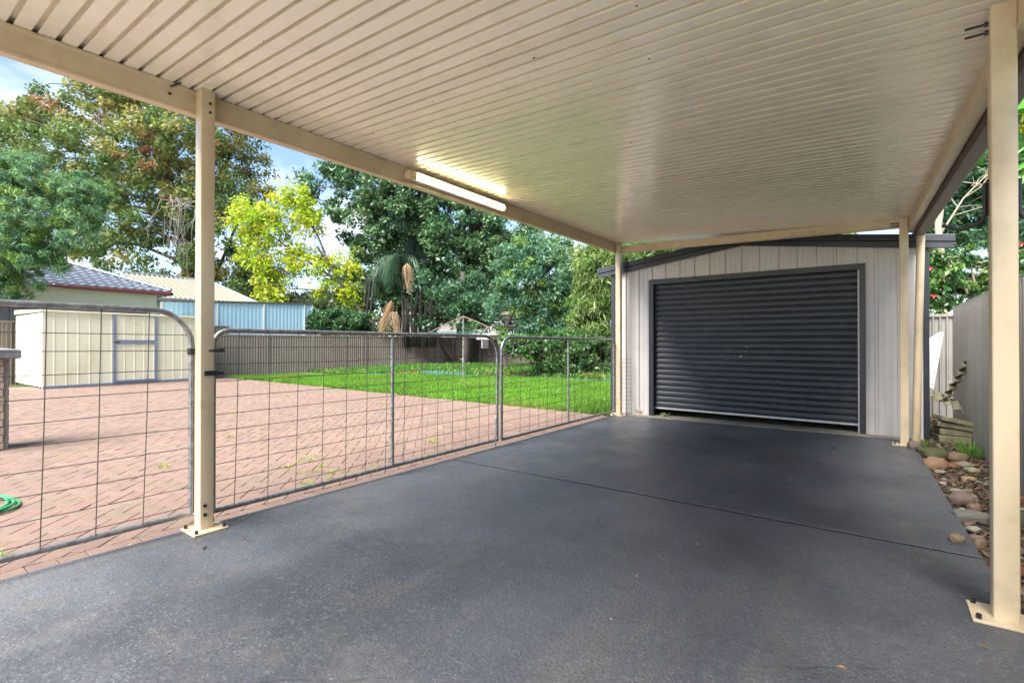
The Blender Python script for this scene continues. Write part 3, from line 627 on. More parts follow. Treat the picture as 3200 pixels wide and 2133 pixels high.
# lock plate and the scuffs round it
lx = ony(2320, 1113, GY+.04); gv(MB().box(lx[0]-.10, lx[0]-.005, GY+.034, GY+.044, lx[2]-.018, lx[2]+.018), 'lock_plate', 'bolt', rd, bevel=.003)
gv(MB().box(lx[0]+.04, lx[0]+.11, GY+.034, GY+.044, lx[2]-.018, lx[2]+.018), 'handle', 'bolt', rd, bevel=.003)
gv(MB().cyl((lx[0]-.02, GY+.030, lx[2]), (lx[0]-.02, GY+.036, lx[2]), .010, 10), 'keyhole', 'alu', rd)
for k in range(7):
    sx_, sz_ = lx[0]+random.gauss(-.05, .10), lx[2]+random.choice((.12, .10, .03, -.05, -.055, -.06))+random.gauss(0, .012); wd_ = random.uniform(.006, .028)
    gv(MB().box(sx_, sx_+wd_, GY+.0425, GY+.0440, sz_, sz_+.0035), 'scuff', 'alu', rd)
gv(MB().box(-3.55, .42, 9.0, 9.05, 0, 2.2), 'inner_wall', 'inside')
# threshold strip in front of the door
th1 = MB().prism_xy([(-2.985, 7.605), (-1.62, 7.605), (-1.58, 7.93), (-2.985, 7.93)], -.1, .010).obj('threshold_slab', 'conc', bevel=.006)
prop(th1, 'old mossy concrete threshold under the left half of the roller door', 'threshold', kind='structure')
th2 = MB().prism_xy([(-1.605, 7.605), (.36, 7.605), (.36, 7.745), (-.10, 7.755), (-.10, 7.93), (-1.565, 7.93)], -.1, .012).obj('threshold_slab', 'conc', bevel=.006)
prop(th2, 'pale concrete threshold under the right half of the roller door past the crack', 'threshold', kind='structure')

# narrow mesh strip between the rear post and the garage
ms = empty('mesh_strip', (-3.34, 7.62, 0), 'narrow strip of dark wire mesh between the rear post and the garage wall', 'wire mesh')
for k in range(3): MB().tube([(-.01+.055*k, .005+.03*k, .02), (-.012+.055*k, .0+.03*k, .5), (-.01+.055*k, .005+.03*k, .93)], .002, 5).obj('wire', 'wire', ms)
for k in range(14): MB().tube([(-.02, 0, .04+k*.067), (.11, .068, .04+k*.067+random.gauss(0, .003))], .002, 5).obj('wire', 'wire', ms)

# ================================================================== FENCES
def fence(name, label, pts, h, mat, sheet=.80, pitch=.10, posts=2.4, z0=-.05, rib=.035):
    """sheet steel fence along a straight run: base, sheets with ribs, rails and posts"""
    a, b = Vector((*pts[0], 0)), Vector((*pts[1], 0)); L = (b-a).length; t = (b-a)/L; nrm = Vector((t.y, -t.x, 0))
    f = empty(name, (a.x, a.y, 0), label, 'fence')
    ns_ = max(1, round(L/sheet)); sw = L/ns_
    for k in range(ns_):
        pr = []; s = 0
        nr = max(2, round(sw/pitch)); p_ = sw/nr
        for r_ in range(nr): pr += [(r_*p_, 0), (r_*p_+p_*.55, 0), (r_*p_+p_*.67, rib), (r_*p_+p_*.88, rib)]
        pr.append((sw-.001, 0))
        front = [t*(k*sw+u)+nrm*o_ for u, o_ in pr]; back = [p-nrm*.004 for p in reversed(front)]
        zz0 = z0-.05; ring = front+back
        MB().loft([[(p.x, p.y, z) for p in ring] for z in (zz0, h-.03)]).obj('sheet', mat, f)
    rr_ = MB(); 
    for z1, z2 in ((h-.045, h),): 
        q = [t*0-nrm*.022, t*L-nrm*.022, t*L+nrm*.040, t*0+nrm*.040]
        rr_.hexa([(p.x, p.y, z1) for p in q]+[(p.x, p.y, z2) for p in q])
    rr_.obj('top_rail', mat, f, bevel=.004)
    np_ = max(1, round(L/posts))
    for k in range(np_+1):
        c_ = t*(L*k/np_); q = [c_-t*.028-nrm*.026, c_+t*.028-nrm*.026, c_+t*.028+nrm*.044, c_-t*.028+nrm*.044]
        MB().hexa([(p.x, p.y, z0-.05) for p in q]+[(p.x, p.y, h+.004) for p in q]).obj('post', mat, f, bevel=.003)
    return f
# nrm points right of travel; travel chosen so ribs face the yard
fence('boundary_fence', 'taupe steel fence running from the cream shed to the far garden corner', ((-17.6, 20.6), (-20.0, 7.6))[::-1], 1.52, 'fence')
fence('boundary_fence', 'taupe steel fence across the far garden corner behind the tree trunk', ((-17.7, 20.55), (-3.4, 19.6)), 1.40, 'fence')
fence('boundary_fence', 'taller taupe steel fence panel next to the blue screen', ((-20.6, 6.0), (-20.25, 9.0)), 1.86, 'fence')
fence('side_fence', 'grey ribbed steel fence beside the stones and the near post', ((XF+.02, 9.72), (XF+.02, -3.0)), 1.69, 'fence_r', pitch=.10, posts=2.35, rib=.045)
fence('return_fence', 'short lower grey fence length behind the leaning white panel', ((.50, 10.7), (2.4, 10.7)), 1.64, 'fence_r', pitch=.085, rib=.04)
fence('dark_fence', 'dark taupe fence beside the shed end wall, behind the brick pillar', ((-21.6, -4.5), (-21.4, 3.4)), 1.86, 'fence')

# ================================================================== CREAM SHED
A = Vector((-17.9, 3.26, 0)); B = Vector((-18.41, 7.58, 0)); tS = (B-A).normalized(); nS = Vector((tS.y, -tS.x, 0)); LS = (B-A).length; HS = 2.02
sh = empty('garden_shed', tuple(A), 'cream ribbed steel garden shed with a blue-grey framed door', 'shed')
def shed_panel(u0, u1, z0, z1, off=0.0, name='wall_panel', parent=None, mat='shed'):
    w = u1-u0; k = max(1, round(w/.255)); pr = []
    for q in range(k): p_ = w/k; pr += [(u0+q*p_, 0), (u0+q*p_+p_-.045, 0), (u0+q*p_+p_-.037, .008), (u0+q*p_+p_-.014, .008), (u0+q*p_+p_-.006, 0)]
    pr.append((u1-.001, 0))
    fr = [tS*u+nS*(o_+off) for u, o_ in pr]; bk = [p-nS*.006 for p in reversed(fr)]
    return MB().loft([[(p.x, p.y, z) for p in fr+bk] for z in (z0, z1)]).obj(name, mat, parent or sh)
u = 0.0
for w in (.78, .78): shed_panel(u, u+w, 0, HS); u += w
dl, dr = 1.57, 2.70
shed_panel(dr, dr+.79, 0, HS); shed_panel(dr+.79, dr+1.58, 0, HS); shed_panel(dr+1.58, LS, 0, HS)
sdoor = shed_panel(dl+.05, dr-.05, .04, HS-.02, .02, 'door')
def sbar(u0, u1, z0, z1, o0, o1, name, mat, parent):
    q = [tS*u0+nS*o0, tS*u1+nS*o0, tS*u1+nS*o1, tS*u0+nS*o1]
    return MB().hexa([(p.x, p.y, z0) for p in q]+[(p.x, p.y, z1) for p in q]).obj(name, mat, parent, bevel=.004)
sbar(dl-.02, dl+.06, .03, HS, .0, .05, 'door_frame', 'shedgrey', sdoor); sbar(dr-.06, dr+.02, .03, HS, 0, .05, 'door_frame', 'shedgrey', sdoor)
sbar(dl+.06, dr-.06, 1.16, 1.28, .015, .045, 'cross_rail', 'shedgrey', sdoor); sbar(dl+.06, dr-.06, .03, .09, .0, .045, 'door_frame', 'shedgrey', sdoor)
sbar(dl-.02, dl+.13, 1.20, 1.235, .05, .07, 'bolt', 'rust', sdoor)
# left end wall
pr = []
for q in range(12): pr += [(q*.27, 0), (q*.27+.20, 0), (q*.27+.215, .02), (q*.27+.255, .02)]
fr = [Vector((-u_, -o_, 0)) for u_, o_ in pr]; bk = [p+Vector((0, .006, 0)) for p in reversed(fr)]
MB().loft([[(p.x, p.y, z) for p in fr+bk] for z in (0, HS-.02)]).obj('end_wall', 'shed', sh)
MB().hexa([(.06, -.05, HS), (.06+tS.x*LS+.0, tS.y*LS+.05, HS), (-3.3+tS.x*LS, tS.y*LS+.05, HS+.03), (-3.3, -.05, HS+.03), (.06, -.05, HS+.05), (.06+tS.x*LS, tS.y*LS+.05, HS+.05), (-3.3+tS.x*LS, tS.y*LS+.05, HS+.16), (-3.3, -.05, HS+.16)]).obj('roof', 'shed', sh, bevel=.005)
sbar(-.02, .05, 0, HS, -.02, .012, 'corner_trim', 'shed', sh)
sbar(0, LS, -.04, .03, -.05, .02, 'base_rail', 'shedgrey', sh)

# ================================================================== BRICK PILLAR and HOSE
bp0 = Vector((-8.19, .945, PZ)); pil = empty('brick_pillar', tuple(bp0), 'pale brick pillar with a thick grey concrete cap standing on the paving', 'pillar')
W_ = .46; bh = .076; nc = 12
core = MB().box(-W_/2+.012, W_/2-.012, -W_/2+.012, W_/2-.012, 0, nc*(bh+.010)).obj('mortar_core', 'mortar', pil)
bm_ = MB().box(-.115, .115, -.055, .055, 0, bh); o = bm_.obj('brick', 'brick', bevel=.004); bmesh_ = o.data; bpy.data.objects.remove(o)
for k in range(nc):
    z = k*(bh+.010)
    for s in range(4):
        a = s*math.pi/2+(math.pi if k % 2 else 0)
        off = (-.0575, -W_/2+.055) if k % 2 == 0 else (.0575, -W_/2+.055)
        for e, ln in ((off[0], 1.0), (off[0]+(.1775 if off[0] < 0 else -.1775), .52)):
            x_, y_ = e, off[1]; c_, s_ = math.cos(s*math.pi/2), math.sin(s*math.pi/2)
            put(bmesh_, 'brick', (c_*x_-s_*y_, s_*x_+c_*y_, z+.005), (0, 0, s*math.pi/2), (ln, 1, 1), pil)
zt = nc*(bh+.010)
MB().hexa([(-.31, -.31, zt), (.31, -.31, zt), (.31, .31, zt), (-.31, .31, zt), (-.31, -.31, zt+.10), (.31, -.31, zt+.10), (.31, .31, zt+.10), (-.31, .31, zt+.10)]).add([(-.31, -.31, zt+.10), (.31, -.31, zt+.10), (.31, .31, zt+.10), (-.31, .31, zt+.10), (0, 0, zt+.15)], [(0, 1, 4), (1, 2, 4), (2, 3, 4), (3, 0, 4)]).obj('cap', 'cap', pil, bevel=.012)
hc = onz(-52, 1586, PZ); pts = []
for k in range(0, 860, 12):
    a = R(k); rr_ = .27+.022*math.sin(a*.7)+.018*math.sin(k*.013); pts.append((hc[0]+rr_*math.cos(a)*1.15, hc[1]+rr_*math.sin(a)*.55+.015*math.sin(a*1.5), PZ+.012+.010*(k//360)+.004*math.sin(a*3)))
hs = MB().tube(pts, .0105, 8).obj('garden_hose', 'hose', smooth='auto'); prop(hs, 'coiled green garden hose lying on the paving', 'hose')

# ================================================================== STONES, PILE, WEEDS
def stone(name, px, py, wpx, hpx, tint, label, group=None, z=-.035, ang=False, depth=1.0, cat='stone'):
    """px,py centre in the zoom of [2850,1350] at 3.4857x"""
    X, Yp = 2850+px/3.4857, 1350+(py+hpx*.42)/3.4857; w = wpx/3.4857; h = hpx/3.4857
    P = onz(X, Yp, z); D = (P-C0)@fw; W = w*D/F; Hh = h*D/F*1.0
    sub = 3; bm = MB(); nu, nv = 20, 13; vs_ = []; r0 = random.random()*10
    Dp = W*random.uniform(.62, .85)*depth
    for i in range(nv+1):
        th = math.pi*i/nv
        for j in range(nu):
            ph = 2*math.pi*j/nu
            d = Vector((math.sin(th)*math.cos(ph), math.sin(th)*math.sin(ph), math.cos(th)))
            k = 1+.22*mnoise.noise(d*1.1+Vector((r0, 0, 0)))+.12*mnoise.noise(d*2.6+Vector((0, r0, 0)))+.05*mnoise.noise(d*6+Vector((0, 0, r0)))
            e = 2.6 if not ang else 4.0
            n_ = (abs(d.x)**e+abs(d.y)**e+abs(d.z)**e)**(1/e); d = d/n_
            vs_.append((d.x*k*W/2, d.y*k*Dp/2, d.z*k*Hh*.52))
    fs = []
    for i in range(nv):
        for j in range(nu): a = i*nu+j; b = i*nu+(j+1) % nu; fs.append((a, a+nu, b+nu, b))
    o = bm.add(vs_, fs).obj(name, 'stone', smooth=True, tint=tint)
    dirv = np.array([fw[0], fw[1], 0]); P2 = P+dirv*Dp*.35
    o.location = (P2[0], P2[1], z+Hh*.36); o.rotation_euler = (random.gauss(0, .08), random.gauss(0, .08), YAW+random.gauss(0, .15))
    return prop(o, label, cat, group)
TAN = (.25, .17, .11); PAL = (.32, .28, .21); PNK = (.23, .165, .14); GRY = (.21, .20, .18); ORG = (.27, .12, .06); MOS = (.10, .11, .04); WHT = (.40, .38, .33)
stone('river_stone', 55, 140, 120, 90, PNK, 'round pinkish stone at the foot of the downpipe', z=0.0)
stone('flat_stone', 300, 235, 290, 105, MOS, 'flat moss-covered stone by the slab corner', ang=True, depth=1.1)
stone('river_stone', 535, 275, 190, 105, TAN, 'tan stone in front of the grass tuft')
stone('river_stone', 265, 298, 120, 55, WHT, 'whitish stone half behind the large orange-tan boulder')
stone('river_stone', 290, 350, 220, 140, (.31, .19, .11), 'large orange-tan boulder at the edge of the slab')
stone('river_stone', 615, 360, 190, 62, PAL, 'long cream stone below the tan stone by the grass tuft')
stone('terracotta_lump', 468, 368, 120, 66, ORG, 'reddish terracotta lump among the stones')
stone('river_stone', 335, 435, 105, 36, WHT, 'flat white stone below the orange-tan boulder')
stone('river_stone', 690, 420, 135, 62, (.36, .35, .22), 'greenish cream stone near the fence post side of the bed')
def peb(t): return 'small %s pebble lying in the mulch beside the slab' % {TAN: 'tan', PAL: 'cream', PNK: 'pinkish brown', GRY: 'grey', WHT: 'whitish'}.get(t, 'dark brown')
SG = 'small pebbles in the mulch'
for px, py, w, h, t in ((355, 562, 64, 46, WHT), (358, 517, 62, 36, PAL), (505, 640, 112, 48, PAL), (620, 648, 112, 44, GRY), (460, 757, 60, 28, PAL), (440, 545, 70, 36, TAN), (650, 1010, 120, 38, TAN), (560, 845, 70, 30, WHT)):
    stone('pebble', px, py, w, h, t, peb(t), SG, cat='pebble')
stone('river_stone', 640, 512, 140, 52, (.40, .27, .16), 'flat orange stone in the middle of the mulch strip')
stone('river_stone', 600, 740, 235, 155, PNK, 'large pinkish brown boulder in the mulch strip')
stone('flat_stone', 705, 835, 115, 92, TAN, 'angular tan stone under the pinkish brown boulder', ang=True)
stone('flat_stone', 700, 935, 350, 120, GRY, 'long grey flat stone beside the near post', ang=True, depth=.7)
stone('river_stone', 710, 1065, 150, 62, WHT, 'cream stone below the long grey flat stone')
stone('river_stone', 530, 1165, 160, 88, (.25, .18, .12), 'brown stone sitting on the slab near the joint', z=.0)
stone('river_stone', 765, 1225, 115, 135, TAN, 'upright tan stone at the slab edge by the near post')
stone('river_stone', 735, 1160, 140, 70, (.28, .2, .14), 'dull brown stone behind the upright tan stone')
stone('flat_stone', 1185, 735, 150, 50, ORG, 'flat orange stone on the fence side of the near post', ang=True)
stone('flat_stone', 1200, 950, 190, 160, (.10, .11, .07), 'dark mossy block on the fence side of the near post', ang=True)
stone('river_stone', 1185, 1285, 120, 60, GRY, 'grey stone low down on the fence side of the near post')
stone('river_stone', 1190, 1520, 110, 150, ORG, 'rusty orange stone by the near base plate')
stone('river_stone', 1150, 1560+560, 200, 120, TAN, 'tan stone at the corner of the near base plate', z=-.03)
for k in range(70):
    y = random.uniform(2.2, 7.6); x = random.uniform(xr(y)+.03, XF-.06); u_, v_, Z = proj((x, y, -.03)); px, py = (u_-2850)*3.4857, (v_-1350)*3.4857
    s = random.uniform(.025, .055)*F/Z*3.4857
    stone('pebble', px, py-s*.3, s*random.uniform(1, 1.5), s*.55, tq := random.choice((TAN, PAL, PNK, GRY, WHT, (.2, .14, .1))), peb(tq), SG, cat='pebble')
# rock by the rear left post
def rock(P, s, tint, label):
    m = MB(); nu, nv = 9, 6; vs_ = []; rs = random.Random(5)
    for i in range(nv+1):
        th = math.pi*i/nv
        for j in range(nu):
            ph = 2*math.pi*j/nu; k = rs.uniform(.82, 1.12); vs_.append((math.sin(th)*math.cos(ph)*k*s[0], math.sin(th)*math.sin(ph)*k*s[1], math.cos(th)*k*s[2]))
    fs = [(i*nu+j, (i+1)*nu+j, (i+1)*nu+(j+1) % nu, i*nu+(j+1) % nu) for i in range(nv) for j in range(nu)]
    o = m.add(vs_, fs).obj('rock', 'stone', smooth=True, tint=tint); o.location = P; o.rotation_euler = (.1, .35, .3); return prop(o, label, 'rock')
pr_ = onz(1998, 1295, 0); rock((pr_[0], pr_[1]+.06, .055), (.125, .09, .075), (.42, .35, .20), 'angular buff rock lying by the rear post and the garage wall')

# pile beside the garage
for k in range(4):
    o = MB().box(-.15-.02*(k > 1), .16, -.16, .16, 0, (.085, .07, .06, .055)[k]).obj('paving_block', 'moss', bevel=.010)
    o.location = (.715+.008*k, 8.02+random.gauss(0, .012), (-.03, .06, .135, .20)[k]); o.rotation_euler = (R(-3*(k > 1)), R((1, 3, 7, 13)[k]), R(8+random.gauss(0, 9)))
    prop(o, ['lowest mossy block in the pile beside the garage', 'second mossy block from the ground in the pile', 'mossy block just under the top of the pile', 'topmost tilted mossy block of the pile with litter on it'][k], 'block', 'mossy blocks stacked beside the garage')
def corr(P, ax, ay, lx_, ly_, label, amp=.018, wl=.105, n=40):
    ax, ay = Vector(ax).normalized(), Vector(ay).normalized(); nz = ax.cross(ay).normalized(); P = Vector(P)
    fr = []; 
    for i in range(n+1):
        u_ = lx_*i/n; fr.append(P+ax*u_+nz*amp*math.sin(2*math.pi*u_/wl))
    ring = fr+[p+nz*.007 for p in reversed(fr)]
    r2 = [p+ay*(ly_*(1+.08*math.sin(q*1.7))) for q, p in enumerate(ring)]
    o = MB().loft([ring, r2]).obj('corrugated_sheet', 'oldcorr', smooth='auto'); return prop(o, label, 'sheet', 'broken corrugated sheets beside the garage')
corr((.64, 8.30, .42), (.42, .10, .90), (.60, .75, .05), .60, .13, 'broken mossy corrugated sheet standing up against the grey fence')
corr((.52, 8.12, .50), (.85, .20, -.50), (.05, .95, .12), .40, .50, 'dark corrugated sheet lying over the block pile')
wpts = [(2904, 1057), (2935, 1038), (2949, 1038), (2916, 1227), (2906, 1225)]
wp = [ony(x, y, 8.62) for x, y in wpts]; wp = [(wp[0][0]-.07, wp[0][1], wp[0][2]-.05)]+[tuple(p) for p in wp[1:4]]+[(wp[4][0]-.06, wp[4][1], wp[4][2])]
o = MB().loft([[(x, y+(z-.5)*.0, z) for x, y, z in wp], [(x, y+.008, z) for x, y, z in wp]]).obj('white_panel', 'white'); prop(o, 'white metal panel with a row of rivets leaning beside the garage', 'panel')
for k in range(5):
    t = (k+.3)/5; x = wp[2][0]+(wp[3][0]-wp[2][0])*t-.022; z = wp[2][2]+(wp[3][2]-wp[2][2])*t
    MB().cyl((x, 8.612, z), (x, 8.622, z), .006, 8).obj('rivet', 'bolt', o)
# grass tuft and weeds
def tuft(name, P, n, h, r, label, cat, group=None, cA=(.10, .30, .03), cB=(.22, .42, .08), w=.008):
    vs_ = []; fs = []; cols = []
    for k in range(n):
        a = random.uniform(0, 6.28); rr = r*random.random()**.7; hh = h*random.uniform(.5, 1.1); ln = random.uniform(.2, .9)*hh; b = random.uniform(0, 6.28)
        x, y = rr*math.cos(a)*.5, rr*math.sin(a)*.5; i0 = len(vs_)
        dx, dy = math.cos(a)*ln, math.sin(a)*ln; px_, py_ = -math.sin(b)*w/2, math.cos(b)*w/2
        vs_ += [(x-px_, y-py_, 0), (x+px_, y+py_, 0), (x+dx*.4+px_, y+dy*.4+py_, hh*.65), (x+dx*.4-px_, y+dy*.4-py_, hh*.65), (x+dx, y+dy, hh*.92)]
        fs += [(i0, i0+1, i0+2, i0+3), (i0+3, i0+2, i0+4)]; t = random.random(); cols += [tuple(cA[q]*(1-t)+cB[q]*t for q in range(3))]*5
    o = MB().add(vs_, fs).obj(name, 'blade'); at = o.data.color_attributes.new('tint', 'FLOAT_COLOR', 'POINT'); c = np.ones((len(cols), 4)); c[:, :3] = cols; at.data.foreach_set('color', c.ravel())
    o.location = P; return prop(o, label, cat, group)
gp_ = onz(2850+760/3.92, 1100+1290/3.92, -.03); tuft('grass_tuft', (gp_[0], gp_[1]+.1, -.04), 80, .19, .2, 'green grass tuft growing at the foot of the grey fence', 'grass tuft')
tuft('grass_tuft', (.42, 7.62, -.03), 30, .09, .12, 'tiny green tuft behind the pinkish stone by the downpipe', 'grass tuft')
WL = 'small yellow-green weed in the cluster just behind the long gate leaf'; WG = 'weeds in the paving joints'
for x, y in [(-4.74, 2.78), (-4.73, 2.94), (-4.35, 2.58), (-4.39, 2.81), (-4.1, 2.73), (-3.95, 2.59), (-4.02, 2.81), (-3.94, 2.40), (-3.97, 3.12), (-4.6, 2.6), (-4.25, 2.66), (-4.9, 2.95)]:
    tuft('weed', (x, y, PZ-.004), random.randint(14, 34), random.uniform(.022, .05), random.uniform(.05, .12), WL, 'weed', WG, (.20, .30, .03), (.40, .45, .06), .006)
for x, y in ((-4.36, 4.3), (-7.2, 6.0), (-5.6, 1.9), (-9.0, 4.1), (-6.7, 3.0), (-5.2, 6.8), (-8.1, 6.6), (-11, 6.2)):
    tuft('weed', (x, y, PZ-.004), 22, .05, .12, 'lone weed out in the open paving away from the gates', 'weed', WG, (.20, .30, .03), (.36, .42, .06), .008)
tuft('grass_tuft', (-3.95, .45, PZ-.004), 40, .06, .3, 'low grass growing beside the header course under the first gate', 'grass tuft')
hp_ = onz(2045, 1285, .02); tuft('weed', (-2.72, 7.80, .01), 26, .07, .09, 'pale green seedling under the left end of the roller door', 'weed', None, (.25, .36, .12), (.45, .5, .25), .02)
# reddish leaf litter along the slab edge
n = 700; y = rng.uniform(.9, 3.4, n); y = np.where(rng.random(n) < .65, rng.uniform(1.0, 2.1, n), y); x = -3.475-np.abs(rng.normal(0, .035, n)); z = PZ+rng.uniform(.002, .016, n)
V, Fc, c = chips(x, y, z, n, .008, .028, .012, [(.30, .13, .06), (.36, .20, .08), (.22, .10, .05), (.40, .28, .12)])
prop(npmesh('leaf_debris', V, Fc, 'mulch', tint=c), 'reddish leaf crumbs collected along the slab edge under the gates', 'debris', kind='stuff')
# bits of litter on the slab
DLb = 'small dry leaf fragment lying on the dark slab'; DG = 'leaf fragments on the slab'
for px, py, s, tnt in ((2390, 1397, .05, (.02, .02, .02)), (2600, 1400, .09, (.03, .025, .02)), (2560, 1450, .06, (.04, .03, .025)), (2470, 1500, .08, (.38, .26, .13)), (2096, 1427, .035, (.40, .34, .25)), (1583, 1520, .04, (.16, .12, .04)), (1870, 1625, .02, (.02, .02, .02)), (2480, 1484, .02, (.02, .02, .02)), (2630, 2085, .03, (.42, .22, .10)), (2260, 1510, .03, (.3, .26, .2)), (2180, 1700, .015, (.5, .48, .42)), (2240, 1748, .03, (.12, .09, .06)), (1910, 1935, .014, (.6, .58, .55)), (3075, 2020, .025, (.38, .2, .1)), (1990, 1800, .012, (.6, .6, .55)), (1350, 1460, .03, (.2, .12, .05)), (640, 1712, .05, (.05, .05, .045))):
    P = onz(px, py, 0); a = random.uniform(0, 3); c_, s_ = math.cos(a)*s/2, math.sin(a)*s/2
    m = MB().loft([[(-c_, -s_, .001), (s_*.3, -c_*.3, .003), (c_, s_, .001), (-s_*.3, c_*.3, .004)], [(-c_, -s_, .003), (s_*.3, -c_*.3, .006), (c_, s_, .004), (-s_*.3, c_*.3, .008)]])
    o = m.obj('leaf_fragment', 'mulch', tint=tnt); o.location = (P[0], P[1], 0); prop(o, 'small %s fragment lying on the dark slab' % ('pale' if tnt[0] > .45 else 'orange-brown leaf' if tnt[0] > .33 else 'dull brown leaf' if tnt[0] > .08 else 'blackish leaf'), 'leaf', DG)

# ================================================================== CLOTHESLINE, EDGING
cl = empty('clothes_hoist', (-11.3, 12.58, -.04), 'rotary clothes hoist with a galvanised pole on the lawn', 'clothes hoist')
MB().cyl((0, 0, 0), (0, 0, 1.3), .030, 12).obj('pole', 'galv', cl, smooth='auto'); MB().cyl((0, 0, 1.25), (0, 0, 2.16), .021, 12).obj('mast', 'galv', cl, smooth='auto')
MB().cyl((0, 0, .56), (0, 0, .74), .045, 12).cyl((-.14, 0, .68), (.05, 0, .68), .012, 8).obj('winder', 'galv', cl, smooth='auto')
tip = []
for k in range(4):
    a = R(20+90*k); e = (1.25*math.cos(a), 1.25*math.sin(a), 1.60); tip.append((1.65*math.cos(a), 1.65*math.sin(a), 1.60))
    MB().tube([(0, 0, 2.14), (.6*math.cos(a), .6*math.sin(a), 1.90), e], .011, 6).obj('arm', 'pink', cl)
for rr in (1.0, .8, .62, .45):
    for k in range(4):
        a, b = tip[k], tip[(k+1) % 4]; zt_ = 1.62
        MB().tube([(a[0]*rr, a[1]*rr, zt_-.015*k), ((a[0]+b[0])/2*rr, (a[1]+b[1])/2*rr, zt_-.05), (b[0]*rr, b[1]*rr, zt_-.015*k)], .004, 5).obj('line', 'tealedge', cl)
xs = np.arange(-15.9, -4.0, .6); ELn = 'blue-green scalloped plastic edging strip between lawn and garden bed'
for q in range(len(xs)-1):
    m = MB()
    for k in range(6):
        x0 = xs[q]+k*.1; y0_ = float(edging_y(x0)); y1_ = float(edging_y(x0+.098)); hh = .015+.035*random.random()
        if -14.0 < x0 < -12.4: hh += .10
        m.hexa([(x0, y0_, -.06), (x0+.098, y1_, -.06), (x0+.098, y1_+.012, -.06), (x0, y0_+.012, -.06), (x0+.012, y0_, hh), (x0+.086, y1_, hh), (x0+.086, y1_+.012, hh), (x0+.012, y0_+.012, hh)])
    prop(m.obj('garden_edging', 'tealedge', bevel=.01), ELn, 'edging', 'garden edging strips')

# ================================================================== NEIGHBOURING BUILDINGS
EX, EY, EZ = -24.0, 8.35, 3.34
hs_ = empty('neighbour_house', (EX, 2, 0), 'cream neighbouring house with a blue-grey tiled hip roof and red gutter', 'house')
def hv(m, name, mat, **k): m.v = [(x-EX, y-2, z) for x, y, z in m.v]; par = k.pop('parent', hs_); return m.obj(name, mat, par, **k)
hv(MB().box(EX-9.4, EX-.45, -12, EY-.5, -.1, 3.2), 'wall', 'hcream')
hv(MB().box(EX-.42, EX-.30, -12, EY-.42, 2.62, 3.22), 'beam', 'hcream'); hv(MB().box(EX-.46, EX-.28, EY-.72, EY-.42, 0, 3.2), 'column', 'hcream')
for k in range(44):
    y = EY-.72-(k+1)*.29
    if y < -5: break
    hv(MB().box(EX-.40, EX-.36, y, y+.275, 0, 2.6), 'wall_panel', 'hpanel')
hv(MB().box(EX-.05, EX+.07, -12, EY+.07, EZ-.14, EZ-.02), 'gutter', 'hred', bevel=.02); hv(MB().box(EX-9, EX+.07, EY-.05, EY+.07, EZ-.14, EZ-.02), 'gutter', 'hred', bevel=.02)
# tiled roof: real courses with a wavy profile
K = 5.2; pitch_ = .40; vs_ = []; fs = []
def tile_slope(origin, along, back, L, depth, trim):
    """courses stepping up the slope; along = eave direction, back = horizontal up-slope direction"""
    V_ = []; F_ = []; nc_ = int(depth/.32)
    for c_ in range(nc_):
        d0, d1 = c_*.32, (c_+1)*.32+.02; a0, a1 = trim(d0), trim(d1)
        nseg = int((a0[1]-a0[0])/.075)
        if nseg < 2: continue
        base = len(V_)
        for i in range(nseg+1):
            u_ = a0[0]+(a0[1]-a0[0])*i/nseg; uu = min(max(u_, a1[0]), a1[1]); w_ = .022*math.sin(2*math.pi*u_/.30)
            for d, lift, q in ((d0, -.01, u_), (d0, .045, u_), (d1, .012, uu)):
                p = Vector(origin)+Vector(along)*q+Vector(back)*d+Vector((0, 0, d*pitch_+lift+w_)); V_.append(tuple(p))
        for i in range(nseg): 
            a = base+i*3; F_ += [(a, a+3, a+4, a+1), (a+1, a+4, a+5, a+2)]
    return V_, F_
Vt, Ft = tile_slope((EX, EY, EZ), (0, -1, 0), (-1, 0, 0), 16, K, lambda d: (d, 14.0))
rf = hv(MB().add(Vt, Ft), 'roof', 'htile', smooth='auto')
Vt, Ft = tile_slope((EX, EY, EZ), (-1, 0, 0), (0, -1, 0), 16, K, lambda d: (d, 2*K+.4-d)); hv(MB().add(Vt, Ft), 'roof', 'htile', smooth='auto')
m = MB()
nh = 26
for k in range(nh): 
    t0, t1 = k*K/nh, (k+1)*K/nh+.03; m.tube([(EX-t0, EY-t0, EZ+t0*pitch_+.075), (EX-t1, EY-t1, EZ+t1*pitch_+.060)], [.085, .072], 8)
rc_ = m; hv(rc_, 'ridge_cap', 'htile', smooth='auto')
